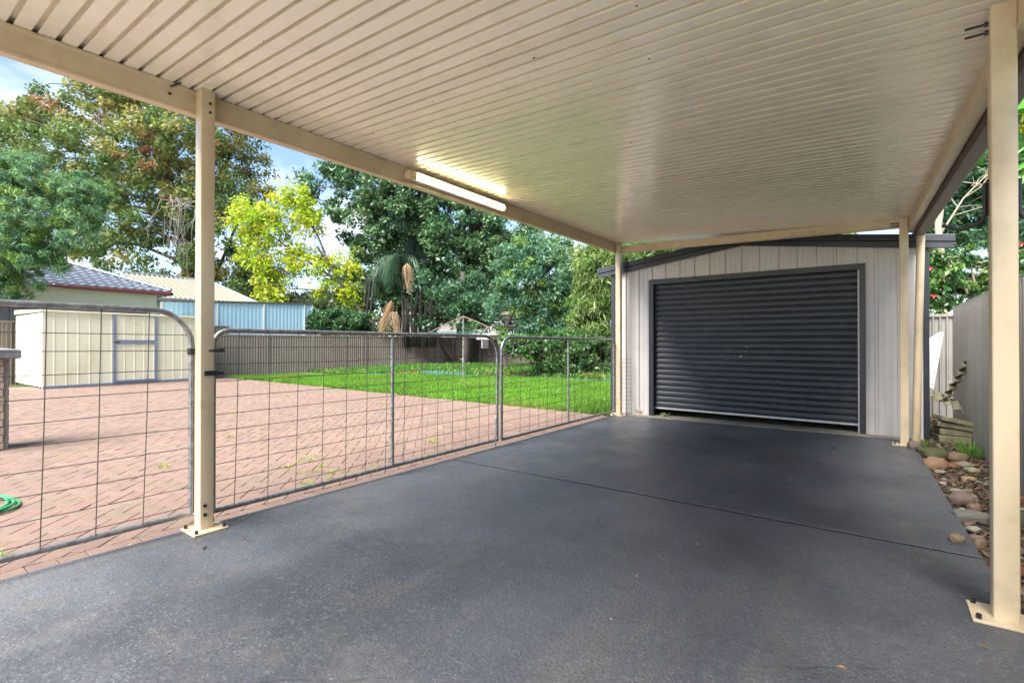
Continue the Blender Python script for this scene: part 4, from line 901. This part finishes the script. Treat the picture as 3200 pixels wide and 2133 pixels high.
# second building with cream metal roof
b2 = empty('metal_roof_shed', (-27, 11, 0), 'outbuilding with a cream ribbed metal gable roof and blue-grey trim', 'outbuilding')
def b2v(m, name, mat, **k): m.v = [(x+27, y-11, z) for x, y, z in m.v]; return m.obj(name, mat, b2, **k)
ex_, ry, zE, zR = -26.6, -29.6, 3.30, 4.62; ya_, yb_ = 8.2, 13.3
b2v(MB().box(ry-2.8, ex_-.3, ya_+.2, yb_-.2, -.1, 3.25), 'wall', 'shed')
b2v(MB().add([(ex_-.28, ya_+.22, 3.2), (2*ry-ex_+.28, ya_+.22, 3.2), (ry, ya_+.22, zR-.1)], [(0, 1, 2)]), 'gable', 'whitep')
nrib = 24
for k in range(nrib):
    y0_ = ya_+(yb_-ya_)*k/nrib; w_ = (yb_-ya_)/nrib
    pr = [(0, 0), (w_*.62, 0), (w_*.68, .06), (w_*.93, .06), (w_, 0)]
    # hip end: the eave runs further than the ridge
    f_ = lambda y, t: y if y < 11 else 11+(y-11)*(1-.55*t)
    rings = []
    for t in (0, 1): rings.append([(ex_+(ry-ex_)*t, f_(y0_+a, t), zE+(zR-zE)*t+b) for a, b in pr]+[(ex_+(ry-ex_)*t, f_(y0_+a, t), zE+(zR-zE)*t+b-.02) for a, b in reversed(pr)])
    b2v(MB().loft(rings), 'roof_sheet', 'mroof')
b2v(MB().tube([(ry, ya_-.05, zR+.03), (ry, 11+(yb_-11)*.45, zR+.03), (ex_, yb_+.04, zE+.04)], .07, 6), 'ridge_cap', 'mroofdark'); b2v(MB().tube([(ex_, ya_-.04, zE+.02), (ry, ya_-.04, zR+.02)], .09, 6), 'barge', 'mroofdark')
b2v(MB().box(ex_-.02, ex_+.14, ya_-.1, yb_+.1, zE-.16, zE+.0), 'gutter', 'mroofdark', bevel=.02)
# blue screen
bs = empty('privacy_screen', (-21, 10, 0), 'pale blue corrugated plastic screen with white posts above the fence', 'screen')
edges = [7.0, 8.9, 10.75, 12.6, 12.98]
for k in range(4):
    pr = []; ya, yb = edges[k]-10, edges[k+1]-10; n_ = max(3, int((yb-ya)/.04))
    fr = [(.006*math.sin(i*1.57), ya+(yb-ya)*i/n_) for i in range(n_+1)]; ring = fr+[(a-.004, b) for a, b in reversed(fr)]
    zt_ = lambda y: 2.70+.045*(y+3)
    MB().loft([[(a, b, .2) for a, b in ring], [(a, b, zt_(b)) for a, b in ring]]).obj('panel', 'blue', bs)
for e in edges: MB().box(.012, .05, e-10-.022, e-10+.022, 0, 2.70+.045*(e-7)).obj('post', 'whitep', bs)
m = MB()
for k in range(60):
    y = -3.0+k*.1; z = 2.70+.045*(y+3); m.box(-.03, .06, y, y+.06, z, z+.05)
m.hexa([(-.05, -3.05, 2.745), (.07, -3.05, 2.745), (.07, 3.0, 3.015), (-.05, 3.0, 3.015), (-.05, -3.05, 2.775), (.07, -3.05, 2.775), (.07, 3.0, 3.045), (-.05, 3.0, 3.045)]).obj('top_rail', 'timber', bs)
# far white house with a balcony, seen through the trunks
fc = atd(1490, 1040, 41); fh = empty('far_house', (fc[0], fc[1], 0), 'white far house with a balcony rail glimpsed between the tree trunks', 'house'); fh.rotation_euler = (0, 0, YAW)
MB().box(-6.5, 5.5, 0, 6, -.1, 3.55).obj('wall', 'farwhite', fh); MB().box(-7, 6, -.8, 6.5, 3.55, 3.8).obj('roof', 'timber', fh)
MB().box(1.0, 5.2, -1.2, 0, 1.9, 2.05).obj('balcony', 'farwhite', fh)
for k in range(22): MB().box(1.0+k*.2, 1.04+k*.2, -1.2, -1.16, 2.05, 2.9).obj('baluster', 'farwhite', fh)
MB().box(.95, 5.3, -1.24, -1.12, 2.9, 2.98).obj('rail', 'farwhite', fh)
for x in (-4.6, -1.6, 2.2): MB().box(x, x+1.3, -.03, .03, 2.1, 3.2).obj('window', 'glass', fh)

# ================================================================== TREES
def limb(m, a, b, r0, r1, sag=.0, n=6, jit=.06):
    a, b = Vector(a), Vector(b); L = (b-a).length; pts = []; rs = []
    side = Vector((random.gauss(0, 1), random.gauss(0, 1), random.gauss(0, .5)))*L*jit
    for k in range(n+1):
        t = k/n; p = a.lerp(b, t)+side*math.sin(math.pi*t)+Vector((0, 0, sag*L*math.sin(math.pi*t)))+Vector((random.gauss(0, 1), random.gauss(0, 1), random.gauss(0, 1)))*L*.012*(0 < k < n)
        pts.append(p); rs.append(r0+(r1-r0)*t)
    m.tube(pts, rs, 6); return pts
def leaf_cloud(cent, rad, nper, size, aspect, cols, droop=.0, shell=.55, up=.5, fold=.25):
    """cent (K,3) clump centres, rad (K,) radii, cols (K,3). returns verts, faces, tint"""
    K_ = len(cent); N_ = K_*nper
    d = rng.normal(size=(N_, 3)); d /= np.linalg.norm(d, axis=1)[:, None]; rr = rng.random(N_)**shell
    p = np.repeat(cent, nper, 0)+d*(rr*np.repeat(rad, nper))[:, None]*np.array([1, 1, .72])
    nrm = rng.normal(size=(N_, 3))+d*.6+np.array([0, 0, up]); nrm /= np.linalg.norm(nrm, axis=1)[:, None]
    t = rng.normal(size=(N_, 3))+d*.5+np.array([0, 0, -droop]); t -= nrm*(t*nrm).sum(1)[:, None]; t /= np.linalg.norm(t, axis=1)[:, None]
    s = np.cross(nrm, t); L_ = size*np.clip(rng.lognormal(-.05, .35, N_), .4, 1.9)[:, None]; W_l = L_*aspect
    bend = nrm*L_*fold*.5
    V_ = np.stack([p-t*L_/2-bend*.3, p+s*W_l/2+bend*.3, p+t*L_/2-bend*.3, p-s*W_l/2+bend*.3], 1).reshape(-1, 3)
    c_ = np.repeat(cols, nper, 0)*1.08*rng.uniform(.7, 1.3, (N_, 1))*np.clip(rng.normal(1, .06, (N_, 3)), .7, 1.3)
    return V_, np.arange(4*N_).reshape(-1, 4), np.repeat(np.clip(c_, .005, .9), 4, 0)
def tree(name, label, cat, base, D, blobs, nclump, crad, nper, lsize, aspect, colf, trunk, mat='leaf', bark='bark', droop=0., up=.5, group=None, depth=.8, limbs=26, shell=.55, lr=.05):
    """blobs: (px, py, rx, ry[, dD]) ellipses of the crown in photo pixels at distance D"""
    t = empty(name, tuple(base), label, cat, group); bl = []
    area = np.array([b[2]*b[3] for b in blobs], float); cnt = np.maximum(1, np.round(nclump*area/area.sum())).astype(int)
    cen = []
    for b, k in zip(blobs, cnt):
        dd = b[4] if len(b) > 4 else 0
        for _ in range(k):
            while True:
                q = rng.uniform(-1, 1, 3)
                if q@q < 1: break
            q = q/max(1e-6, np.linalg.norm(q))*np.linalg.norm(q)**.6
            cen.append(atd(b[0]+q[0]*b[2], b[1]+q[1]*b[3], D+dd+q[2]*depth*min(b[2], b[3]*1.5)*D/F))
    cen = np.array(cen); rad = crad*rng.uniform(.6, 1.35, len(cen))
    cols = np.array([colf(p, *proj(p)[:2]) for p in cen])
    V_, F_, c_ = leaf_cloud(cen, rad, nper, lsize, aspect, cols, droop, shell, up)
    V_ = V_-np.array(base); npmesh('crown', V_, F_, mat, t, tint=c_)
    m = MB(); tp = []
    for (path, r0, r1) in trunk:
        pts = [Vector(p) for p in path]; fine = []; n_ = len(pts)
        for i in range(n_-1):
            for q in range(4): fine.append(pts[i].lerp(pts[i+1], q/4)+Vector((random.gauss(0, 1), random.gauss(0, 1), 0))*r0*.12)
        fine.append(pts[-1]); m.tube(fine, [r0+(r1-r0)*k/(len(fine)-1) for k in range(len(fine))], 9); tp += [(p, r0+(r1-r0)*k/(len(fine)-1)) for k, p in enumerate(fine)]
    idx = rng.permutation(len(cen))[:limbs]
    for i in idx:
        c0_ = Vector(cen[i]); 
        cand_ = [(p, r_) for p, r_ in tp if p.z < c0_.z+.3] or tp
        p, r_ = min(cand_, key=lambda pr_: (pr_[0]-c0_).length+random.uniform(0, 2.0))
        pts = limb(m, p, c0_, min(r_*.55, lr*2), lr*.25, .06)
        for _ in range(2):
            j = rng.integers(0, len(cen)); c2 = Vector(cen[j]); q = pts[random.randint(3, 5)]
            if (c2-q).length < crad*6: limb(m, q, c2, lr*.45, lr*.14, .03, 4)
    m.v = [(x-base[0], y-base[1], z-base[2]) for x, y, z in m.v]
    m.obj('trunk', bark, t, smooth=True)
    return t
def gbase(px, D): p = atd(px, 1066, D); return (p[0], p[1], -.1)
def mixc(a, b, t): return np.array(a)*(1-t)+np.array(b)*t

# 1 big autumn tree behind the houses
D = 33
def c1(p, u_, v_):
    t = np.clip((760-v_)/520, 0, 1); k = rng.random()
    warm = np.clip(.15+.65*t+.25*(u_-300)/600, 0, .8)
    if k < warm*.12: return mixc((.22, .14, .05), (.24, .105, .06), rng.random())
    if k < warm*1.0: return mixc((.15, .185, .045), (.225, .205, .06), rng.random())
    return mixc((.07, .135, .035), (.125, .19, .055), rng.random())
b_ = gbase(590, D); tp_ = [atd(590, 1066, D), atd(585, 760, D), atd(560, 640, D), atd(500, 480, D), atd(430, 330, D)]
tree('autumn_tree', 'huge spreading tree with green leaves turning orange and rust', 'tree', b_, D,
     [(330, 420, 330, 190), (120, 440, 190, 150), (560, 420, 250, 170), (700, 520, 140, 160), (420, 640, 260, 150), (680, 720, 160, 150), (480, 800, 230, 110), (230, 330, 180, 110), (790, 640, 70, 80), (380, 250, 240, 80), (740, 860, 90, 80), (250, 700, 180, 150), (-60, 480, 120, 160), (600, 560, 200, 160)],
     760, .80, 130, .20, .58, c1, [([b_]+tp_, .55, .10), ([tp_[1], atd(680, 560, D), atd(740, 440, D)], .22, .06), ([tp_[1], atd(480, 620, D-1), atd(330, 480, D-2)], .2, .05), ([tp_[0], atd(740, 700, D+1), atd(760, 600, D+1)], .14, .04)], limbs=90, lr=.07)
# bare grey hanging twigs in that tree
tw = empty('bare_twigs', tuple(gbase(690, 30)), 'pale bare drooping branch in front of the autumn tree', 'branch')
m = MB(); o0 = Vector(atd(640, 640, 29.5))
for k in range(16):
    u0 = random.uniform(500, 620); s0 = Vector(atd(600-k*4, 640+random.gauss(0, 12), 29.5)); top_ = Vector(atd(u0, random.uniform(600, 650), 29.5)); e0 = Vector(atd(u0+random.gauss(-40, 35), random.uniform(720, 880), 29.5+random.gauss(0, .4)))
    limb(m, s0, top_, .022, .016, .1, 4); pts = limb(m, top_, e0, .016, .006, .10, 7, .10)
    for q in range(4): a_ = pts[random.randint(2, 6)]; limb(m, a_, a_+Vector((random.gauss(0, .6), random.gauss(0, .6), -random.uniform(.3, 1.3))), .009, .004, .12, 4, .12)
m.v = [(x-tw.location.x, y-tw.location.y, z-tw.location.z) for x, y, z in m.v]; m.obj('twig', 'bark_grey', tw, smooth=True)
# 2 feathery blue-green tree at the left
D = 15.6
def c2(p, u_, v_): 
    t = rng.random(); return mixc((.07, .17, .085), (.15, .26, .11), t) if rng.random() < .75 else mixc((.12, .22, .04), (.16, .25, .06), t)
b_ = gbase(-120, D); tree('feathery_tree', 'feathery blue-green tree with drooping fine foliage over the tiled roof', 'tree', b_, D,
     [(90, 640, 170, 95), (230, 590, 120, 60), (60, 540, 110, 70), (30, 790, 150, 90), (140, 730, 190, 80), (250, 680, 90, 60), (-60, 690, 150, 200), (60, 905, 110, 28), (-10, 850, 80, 45), (70, 790, 90, 50), (300, 620, 50, 50), (170, 830, 40, 30)],
     640, .23, 120, .17, .13, c2, [([b_, atd(-100, 900, D), atd(-30, 750, D), atd(60, 640, D), atd(120, 560, D)], .17, .03), ([atd(-100, 900, D), atd(20, 800, D), atd(140, 720, D), atd(260, 640, D)], .08, .02)], droop=.7, limbs=40, lr=.02)
# 3 golden tree
D = 24
def c3(p, u_, v_): return mixc((.25, .37, .02), (.40, .45, .03), rng.random()) if rng.random() < .8 else mixc((.46, .40, .03), (.24, .40, .03), rng.random())
b_ = gbase(1170, D); tree('golden_tree', 'golden yellow-green tree leaning over the blue screen', 'tree', b_, D,
     [(800, 670, 75, 55), (900, 660, 95, 55), (925, 620, 50, 45), (960, 700, 60, 45), (760, 700, 45, 45), (830, 730, 80, 40), (790, 800, 55, 40), (870, 830, 90, 35), (960, 830, 70, 45), (850, 890, 60, 50), (905, 790, 60, 25), (1060, 830, 60, 40), (1040, 905, 60, 35), (1090, 935, 30, 20), (830, 920, 30, 25)],
     320, .46, 44, .17, .42, c3, [([b_, atd(1165, 1010, D), atd(1090, 930, D), atd(1040, 850, D), atd(990, 770, D)], .13, .05), ([atd(1060, 880, D), atd(960, 815, D), atd(840, 730, D), atd(790, 690, D)], .06, .025), ([atd(1030, 830, D), atd(990, 730, D), atd(940, 640, D)], .05, .02), ([atd(1090, 930, D), atd(980, 905, D), atd(880, 900, D)], .05, .02)], bark='bark', limbs=40, lr=.03)
# 4 dark dense tree
D = 25.5
def c4(p, u_, v_):
    if rng.random() < .05 and v_ < 800 and u_ < 1300: return mixc((.16, .22, .04), (.24, .26, .05), rng.random())
    return mixc((.042, .105, .045), (.115, .20, .085), rng.random())
b_ = gbase(1440, D); tree('dark_evergreen_tree', 'dense dark evergreen tree with a few yellow leaves above the clothes hoist', 'tree', b_, D,
     [(1150, 580, 130, 85), (1280, 640, 150, 120), (1420, 690, 160, 110), (1570, 730, 150, 90), (1700, 790, 110, 60), (1150, 700, 110, 90), (1230, 800, 70, 90), (1390, 800, 110, 80), (1330, 900, 130, 60), (1470, 900, 100, 75), (1410, 960, 90, 50), (1530, 820, 110, 70), (1120, 530, 60, 45), (1060, 520, 60, 60), (960, 570, 40, 30), (1000, 640, 60, 40), (1500, 980, 60, 40), (1260, 520, 120, 60), (1400, 600, 160, 60), (1100, 900, 60, 70), (1160, 820, 80, 80), (1200, 930, 70, 55), (1340, 760, 120, 90), (1250, 720, 120, 100), (1360, 985, 90, 35), (1560, 900, 60, 60)],
     820, .50, 125, .17, .52, c4, [([b_, atd(1440, 990, D), atd(1445, 860, D), atd(1470, 720, D), atd(1500, 610, D)], .30, .08), ([b_, atd(1300, 960, D), atd(1290, 800, D), atd(1250, 640, D)], .16, .05), ([atd(1440, 1000, D), atd(1390, 850, D), atd(1330, 700, D)], .14, .05)], mat='leaf_gloss', limbs=70, lr=.05)
# multi-stemmed trunks and hanging roots of the fig-like clump by the palm
st = empty('stem_clump', tuple(gbase(1300, 24)), 'clump of dark upright stems and hanging roots behind the fence', 'stems')
m = MB()
for k in range(17):
    u_ = 1262+k*6+random.gauss(0, 3); top_ = random.uniform(900, 960)
    m.tube([atd(u_, 1085, 24), atd(u_+random.gauss(0, 3), 1010, 24), atd(u_+random.gauss(0, 6), top_, 24+random.gauss(0, .3))], [random.uniform(.04, .12), random.uniform(.04, .1), .03], 7)
for u_ in (1140, 1150, 1162): m.tube([atd(u_, 1085, 24), atd(u_-4, 980, 24), atd(u_+8, 860, 24)], [.07, .06, .03], 7)
m.v = [(x-st.location.x, y-st.location.y, z-st.location.z) for x, y, z in m.v]; m.obj('stem', 'bark_dark', st, smooth=True)
# palm with drooping fronds and dry flower stalks
D = 25.2
b_ = gbase(1245, D); pm = empty('palm_tree', b_, 'palm with long drooping dark fronds and dry tan flower stalks', 'palm')
bv = np.array(b_)
m = MB(); m.tube([b_, atd(1250, 900, D+.6), atd(1280, 700, D+.5)], [.12, .10, .09], 10); m.v = [(x-b_[0], y-b_[1], z-b_[2]) for x, y, z in m.v]; m.obj('trunk', 'bark', pm, smooth=True)
def strands(name, starts, n, length, w, col, spread, mat, lean=None):
    vs_ = []; fs = []; cols = []
    for k in range(n):
        s0 = np.array(starts[k % len(starts)])+rng.normal(0, 1, 3)*np.array([.18, .18, .12])*spread
        ang = rng.uniform(0, 6.28); out = np.array([math.cos(ang), math.sin(ang), 0])*rng.uniform(.1, .6)*spread; L_ = length*rng.uniform(.55, 1.2)
        if lean is not None: out = out*.35+lean*rng.uniform(.6, 1.1)
        side = np.array([-math.sin(ang+rng.normal()), math.cos(ang+rng.normal()), 0])*w*rng.uniform(.6, 1.3)
        i0 = len(vs_); col_ = np.array(col)*rng.uniform(.65, 1.4)
        for q in range(5):
            t = q/4; p = s0+out*math.sin(t*1.7)+np.array([0, 0, .18*length*math.sin(min(1, t*2.2)*math.pi)*.5-L_*t*t*.95-.05*t]); ww = side*(1-.8*t)
            vs_ += [p-ww/2-bv, p+ww/2-bv]; cols += [col_, col_]
        for q in range(4): a = i0+q*2; fs.append((a, a+1, a+3, a+2))
    npmesh(name, np.array(vs_), np.array(fs), mat, pm, tint=np.array(cols))
def fronds(name, c, n, reach, rise_, drop, leafl, w, col, a0=0, a1=6.283):
    vs_ = []; fs = []; cols = []
    for k in range(n):
        az = rng.uniform(a0, a1); o_ = np.array([math.cos(az), math.sin(az), 0]); sd_ = np.array([-math.sin(az), math.cos(az), 0]); rc = reach*rng.uniform(.7, 1.15); rs = rise_*rng.uniform(.3, 1.3); dr_ = drop*rng.uniform(.7, 1.2); cc_ = np.array(col)*rng.uniform(.6, 1.5)
        for q in range(34):
            t = (q+1)/34; p = np.array(c)+o_*rc*math.sin(t*1.45)+np.array([0, 0, rs*math.sin(t*2.6)-dr_*t*t])
            for sg in (-1, 1):
                l_ = leafl*rng.uniform(.6, 1.15)*math.sin(.4+2.5*t); e = p+sd_*sg*l_*rng.uniform(.15, .5)+o_*l_*.25+np.array([0, 0, -l_*rng.uniform(.6, .95)]); mid = (p+e)/2+np.array([0, 0, l_*.12])+sd_*sg*l_*.1; wv = o_*w*rng.uniform(.7, 1.3)
                i0 = len(vs_); vs_ += [p-wv/2-bv, p+wv/2-bv, mid+wv/2-bv, mid-wv/2-bv, e+wv*.1-bv, e-wv*.1-bv]; cols += [cc_*rng.uniform(.8, 1.2)]*6; fs += [(i0, i0+1, i0+2, i0+3), (i0+3, i0+2, i0+4, i0+5)]
    npmesh(name, np.array(vs_), np.array(fs), 'leaf', pm, tint=np.clip(np.array(cols), .004, .9))
fronds('frond', atd(1285, 655, D), 26, 1.5, .5, 2.0, 1.3, .03, (.035, .065, .05))
fronds('frond', atd(1310, 740, D-.3), 18, 1.1, .3, 1.6, 1.2, .03, (.03, .055, .045))
fronds('frond', atd(1250, 805, D-.8), 22, 1.1, .4, 1.7, 1.0, .03, (.075, .14, .085))
fronds('frond', atd(1205, 850, D-.4), 12, .9, .3, 1.3, .9, .03, (.07, .13, .08))
fronds('frond', atd(1330, 850, D-.3), 10, .9, .3, 1.1, .9, .03, (.055, .11, .065))
def broom(px0, py0, px1, py1, wd, n, col):
    vs_ = []; fs = []; cols = []; a_ = np.array(atd(px0, py0, D-2.2)); b2_ = np.array(atd(px1, py1, D-2.2))
    for k in range(n):
        ang = rng.uniform(0, 6.283); o_ = (rt*math.cos(ang)+fw*math.sin(ang))*wd*rng.uniform(.25, 1.0); tip_ = b2_+rng.normal(0, .05, 3)-np.array([0, 0, rng.uniform(-.8, .15)*rng.random()]); c_ = np.array(col)*rng.uniform(.6, 1.35); i0 = len(vs_); wv = rt*rng.uniform(.006, .016); j1, j2 = rng.normal(0, .03, 3), rng.normal(0, .025, 3)
        for q in range(7):
            t = q/6; p = a_*(1-t)+tip_*t+o_*math.sin(math.pi*min(1, t*.95)**.6)+j1*math.sin(t*4)+j2*t*2; vs_ += [p-wv/2-bv, p+wv/2-bv]; cols += [c_, c_]
        for q in range(6): x_ = i0+q*2; fs.append((x_, x_+1, x_+3, x_+2))
    npmesh('dry_flower_stalk', np.array(vs_), np.array(fs), 'dry', pm, tint=np.clip(np.array(cols), .01, .9))
broom(1272, 822, 1279, 905, .24, 110, (.22, .145, .085)); broom(1224, 940, 1191, 1040, .17, 100, (.25, .16, .08)); broom(1226, 972, 1243, 1042, .24, 85, (.23, .155, .085)); broom(1224, 972, 1208, 1030, .14, 45, (.23, .155, .085))
# 5 blue-green feathery tree right of centre
D = 19.5
def c5(p, u_, v_): return mixc((.05, .14, .085), (.12, .23, .12), rng.random()) if rng.random() < .8 else mixc((.10, .2, .04), (.14, .24, .05), rng.random())
b_ = gbase(1590, D); tree('bluish_tree', 'bluish green fine-leaved tree with a leaning forked trunk', 'tree', b_, D,
     [(1720, 850, 100, 75), (1760, 930, 80, 75), (1690, 960, 85, 50), (1620, 870, 80, 60), (1790, 1010, 55, 55), (1640, 1020, 90, 30), (1730, 1040, 90, 45), (1560, 960, 40, 30), (1650, 790, 110, 45), (1800, 830, 60, 50)],
     300, .40, 150, .15, .28, c5, [([b_, atd(1560, 1060, D), atd(1600, 980, D), atd(1650, 920, D), atd(1700, 860, D)], .10, .04), ([atd(1560, 1060, D), atd(1600, 1020, D), atd(1660, 970, D), atd(1690, 920, D)], .075, .03), ([atd(1565, 1050, D), atd(1610, 940, D), atd(1610, 850, D)], .05, .02)], droop=.5, limbs=30, lr=.025)
# 6 weeping light-green tree next to the garage, and the foliage above its roof
D = 17.5
def c6(p, u_, v_): return mixc((.11, .19, .045), (.19, .27, .075), rng.random()) if rng.random() < .8 else mixc((.22, .26, .10), (.08, .16, .05), rng.random())
b_ = gbase(1880, D); tree('weeping_tree', 'light green weeping willow-like tree behind the garage corner', 'tree', b_, D,
     [(1880, 850, 80, 70), (1870, 930, 65, 80), (1850, 1010, 60, 70), (1980, 800, 120, 55), (2100, 760, 120, 40), (1900, 1060, 50, 40), (2260, 740, 150, 30), (2500, 720, 180, 25), (1870, 790, 60, 45)],
     330, .42, 150, .20, .16, c6, [([b_, atd(1885, 1000, D), atd(1900, 880, D), atd(1940, 780, D)], .12, .04), ([atd(1885, 960, D), atd(1990, 820, D+.5), atd(2300, 740, D+1)], .07, .03)], droop=1.6, up=.1, limbs=30, lr=.02)
# dark leafy shrub in the bed by the fence
D = 17.2
b_ = gbase(1760, D); tree('garden_shrub', 'dark leafy shrub in front of the fence beside the garage', 'shrub', (b_[0], b_[1], 0), D,
     [(1860, 1080, 65, 50), (1750, 1075, 70, 40), (1640, 1085, 60, 35), (1880, 1130, 50, 45), (1800, 1130, 60, 35), (1600, 1075, 30, 25), (1700, 1130, 40, 25)],
     140, .28, 150, .10, .55, lambda p, u_, v_: mixc((.035, .10, .03), (.09, .18, .05), rng.random()), [([(b_[0], b_[1], 0), atd(1755, 1120, D), atd(1760, 1060, D)], .04, .02), ([(b_[0]+.1, b_[1], 0), atd(1840, 1130, D), atd(1870, 1060, D)], .04, .015)], limbs=25, lr=.015)
# straight trunk in the garden by the hoist
tb = onz(1457, 1155, -.04); yt = empty('garden_tree', (tb[0], tb[1], -.04), 'single tree trunk standing in the garden bed near the clothes hoist', 'tree')
DD = (tb-C0)@fw
m = MB(); m.tube([tb, atd(1458, 1080, DD), atd(1450, 960, DD), atd(1445, 850, DD)], [.20, .17, .15, .10], 10); m.v = [(x-tb[0], y-tb[1], z+.04) for x, y, z in m.v]; m.obj('trunk', 'bark', yt, smooth=True)
cen = np.array([atd(random.gauss(1450, 60), random.gauss(930, 45), DD+random.gauss(0, 1)) for _ in range(70)]); V_, F_, c_ = leaf_cloud(cen, np.full(70, .5), 120, .15, .5, np.array([mixc((.025, .07, .035), (.06, .135, .06), rng.random()) for _ in range(70)])); npmesh('crown', V_-np.array([tb[0], tb[1], -.04]), F_, 'leaf_gloss', yt, tint=c_)
# hedge beyond the fence and mixed bush behind
D = 23
b_ = gbase(1050, D); tree('clipped_hedge', 'dark green dense hedge above the fence below the golden tree', 'hedge', b_, D, [(1040, 1005, 75, 38), (1110, 1010, 50, 35), (1000, 1010, 40, 35)], 120, .32, 190, .10, .6, lambda p, u_, v_: mixc((.02, .07, .025), (.05, .12, .04), rng.random()), [([b_, atd(1045, 1030, D)], .06, .04)], limbs=8, lr=.02)
D = 36
b_ = gbase(960, D); tree('background_tree', 'hazy grey-green bushy tree behind the blue screen', 'tree', b_, D, [(1000, 960, 130, 60), (800, 900, 90, 70), (900, 960, 120, 40), (720, 950, 90, 40)], 190, .7, 110, .22, .5, lambda p, u_, v_: mixc((.07, .12, .05), (.13, .16, .07), rng.random()), [([b_, atd(955, 1000, D), atd(930, 920, D)], .14, .06)], limbs=25, lr=.04)
b_ = gbase(1600, 44); tree('far_bushes', 'pale green far bushes seen low between the trunks', 'bush', b_, 44, [(1620, 1000, 160, 60), (1350, 1030, 200, 35), (1750, 960, 130, 90), (1180, 960, 170, 80), (1250, 880, 150, 80), (1500, 860, 180, 60)], 330, .9, 100, .26, .5, lambda p, u_, v_: mixc((.08, .14, .04), (.16, .22, .06), rng.random()), [([b_, atd(1600, 1000, 44)], .1, .05)], limbs=20, lr=.04)

# right-hand side beyond the grey fence
D = 9.5
def c7(p, u_, v_): return mixc((.02, .07, .02), (.10, .19, .04), rng.random()**1.5)
b_ = gbase(3040, D); tree('camellia_bush', 'glossy camellia bush with red flowers behind the grey fence', 'bush', b_, D,
     [(3000, 860, 110, 55), (2940, 900, 60, 50), (3060, 900, 60, 40), (3150, 870, 80, 60), (3000, 800, 60, 35), (2940, 950, 50, 30), (3190, 820, 50, 40), (2915, 830, 30, 60)],
     150, .15, 42, .085, .5, c7, [([b_, atd(3045, 960, D), atd(2990, 850, D), atd(2960, 790, D)], .03, .012), ([b_, atd(3060, 950, D), atd(3040, 860, D), atd(3030, 780, D)], .03, .012), ([b_, atd(3040, 930, D), atd(2960, 820, D), atd(2920, 740, D)], .02, .008)], mat='leaf_gloss', bark='bark_pale', limbs=30, lr=.012)
cm = bpy.data.objects['camellia_bush']
fl = MB()
flo = []
for u_, v_ in ((2916, 925), (3190, 763), (2905, 838)):
    p = Vector(atd(u_, v_, D-.55)); m = MB()
    for k in range(5):
        a = k*1.257; q = Vector((math.cos(a), -.4, math.sin(a)))*.03
        m.add([p, p+q+Vector((.012, 0, .012)), p+q*1.5, p+q+Vector((-.012, 0, -.012))], [(0, 1, 2, 3)])
    m.v = [(x-b_[0], y-b_[1], z-b_[2]) for x, y, z in m.v]; m.obj('flower', 'petal', cm, tint=(.62, .05, .05))
D = 13
b_ = gbase(2945, 11.2); tree('pale_trunk_tree', 'tree with a pale straight trunk behind the garage and fence', 'tree', b_, D,
     [(3000, 600, 120, 80), (2950, 520, 90, 80), (3060, 540, 110, 110), (3150, 620, 90, 90), (2920, 680, 60, 60), (3180, 520, 70, 130), (3000, 430, 120, 70), (3100, 720, 120, 50), (2920, 780, 50, 60), (3190, 700, 50, 70), (3120, 400, 100, 60)],
     300, .34, 110, .13, .38, lambda p, u_, v_: mixc((.035, .105, .055), (.095, .19, .085), rng.random()), [([b_, atd(2948, 900, 11.2), atd(2935, 700, 11.2), atd(2945, 560, 11.4), atd(2990, 400, 12)], .085, .05), ([atd(2940, 730, 11.2), atd(3010, 620, 11.2), atd(3090, 540, 11)], .022, .008)], bark='bark_pale', limbs=22, lr=.010)
b_ = gbase(3150, 22); tree('dark_backdrop_tree', 'tall dark tree far behind the grey fence', 'tree', b_, 22, [(3050, 800, 220, 120), (3200, 600, 150, 220), (2950, 900, 120, 70), (2900, 640, 80, 130), (3000, 500, 180, 80), (3450, 760, 220, 260), (3850, 800, 260, 260)], 420, .6, 100, .2, .5, lambda p, u_, v_: mixc((.03, .08, .03), (.10, .16, .06), rng.random()), [([b_, atd(3150, 800, 22), atd(3140, 560, 22)], .2, .08)], limbs=25, lr=.05)
# broad leaves overhanging the gutter near the camera
D = 4.0
b_ = gbase(3330, 4.2)
def c8(p, u_, v_): return mixc((.05, .15, .03), (.10, .24, .04), rng.random()) if rng.random() < .9 else np.array((.36, .42, .04))
tree('broadleaf_tree', 'broad-leaved branches overhanging the gutter by the near post', 'tree', b_, D,
     [(3175, 250, 55, 50), (3170, 420, 45, 60), (3180, 530, 40, 40), (3010, 500, 20, 18), (3040, 470, 24, 20), (3190, 330, 40, 60), (3260, 350, 80, 160)],
     46, .11, 7, .13, .62, c8, [([b_, atd(3330, 800, 4.2), atd(3290, 450, 4.1), atd(3230, 250, 4.05)], .035, .012), ([atd(3290, 450, 4.1), atd(3180, 400, 4.0), atd(3120, 440, 3.95)], .01, .004), ([atd(3230, 300, 4.05), atd(3150, 330, 4), atd(3110, 320, 3.95)], .008, .004)], mat='leaf_gloss', limbs=18, lr=.006, depth=.5)
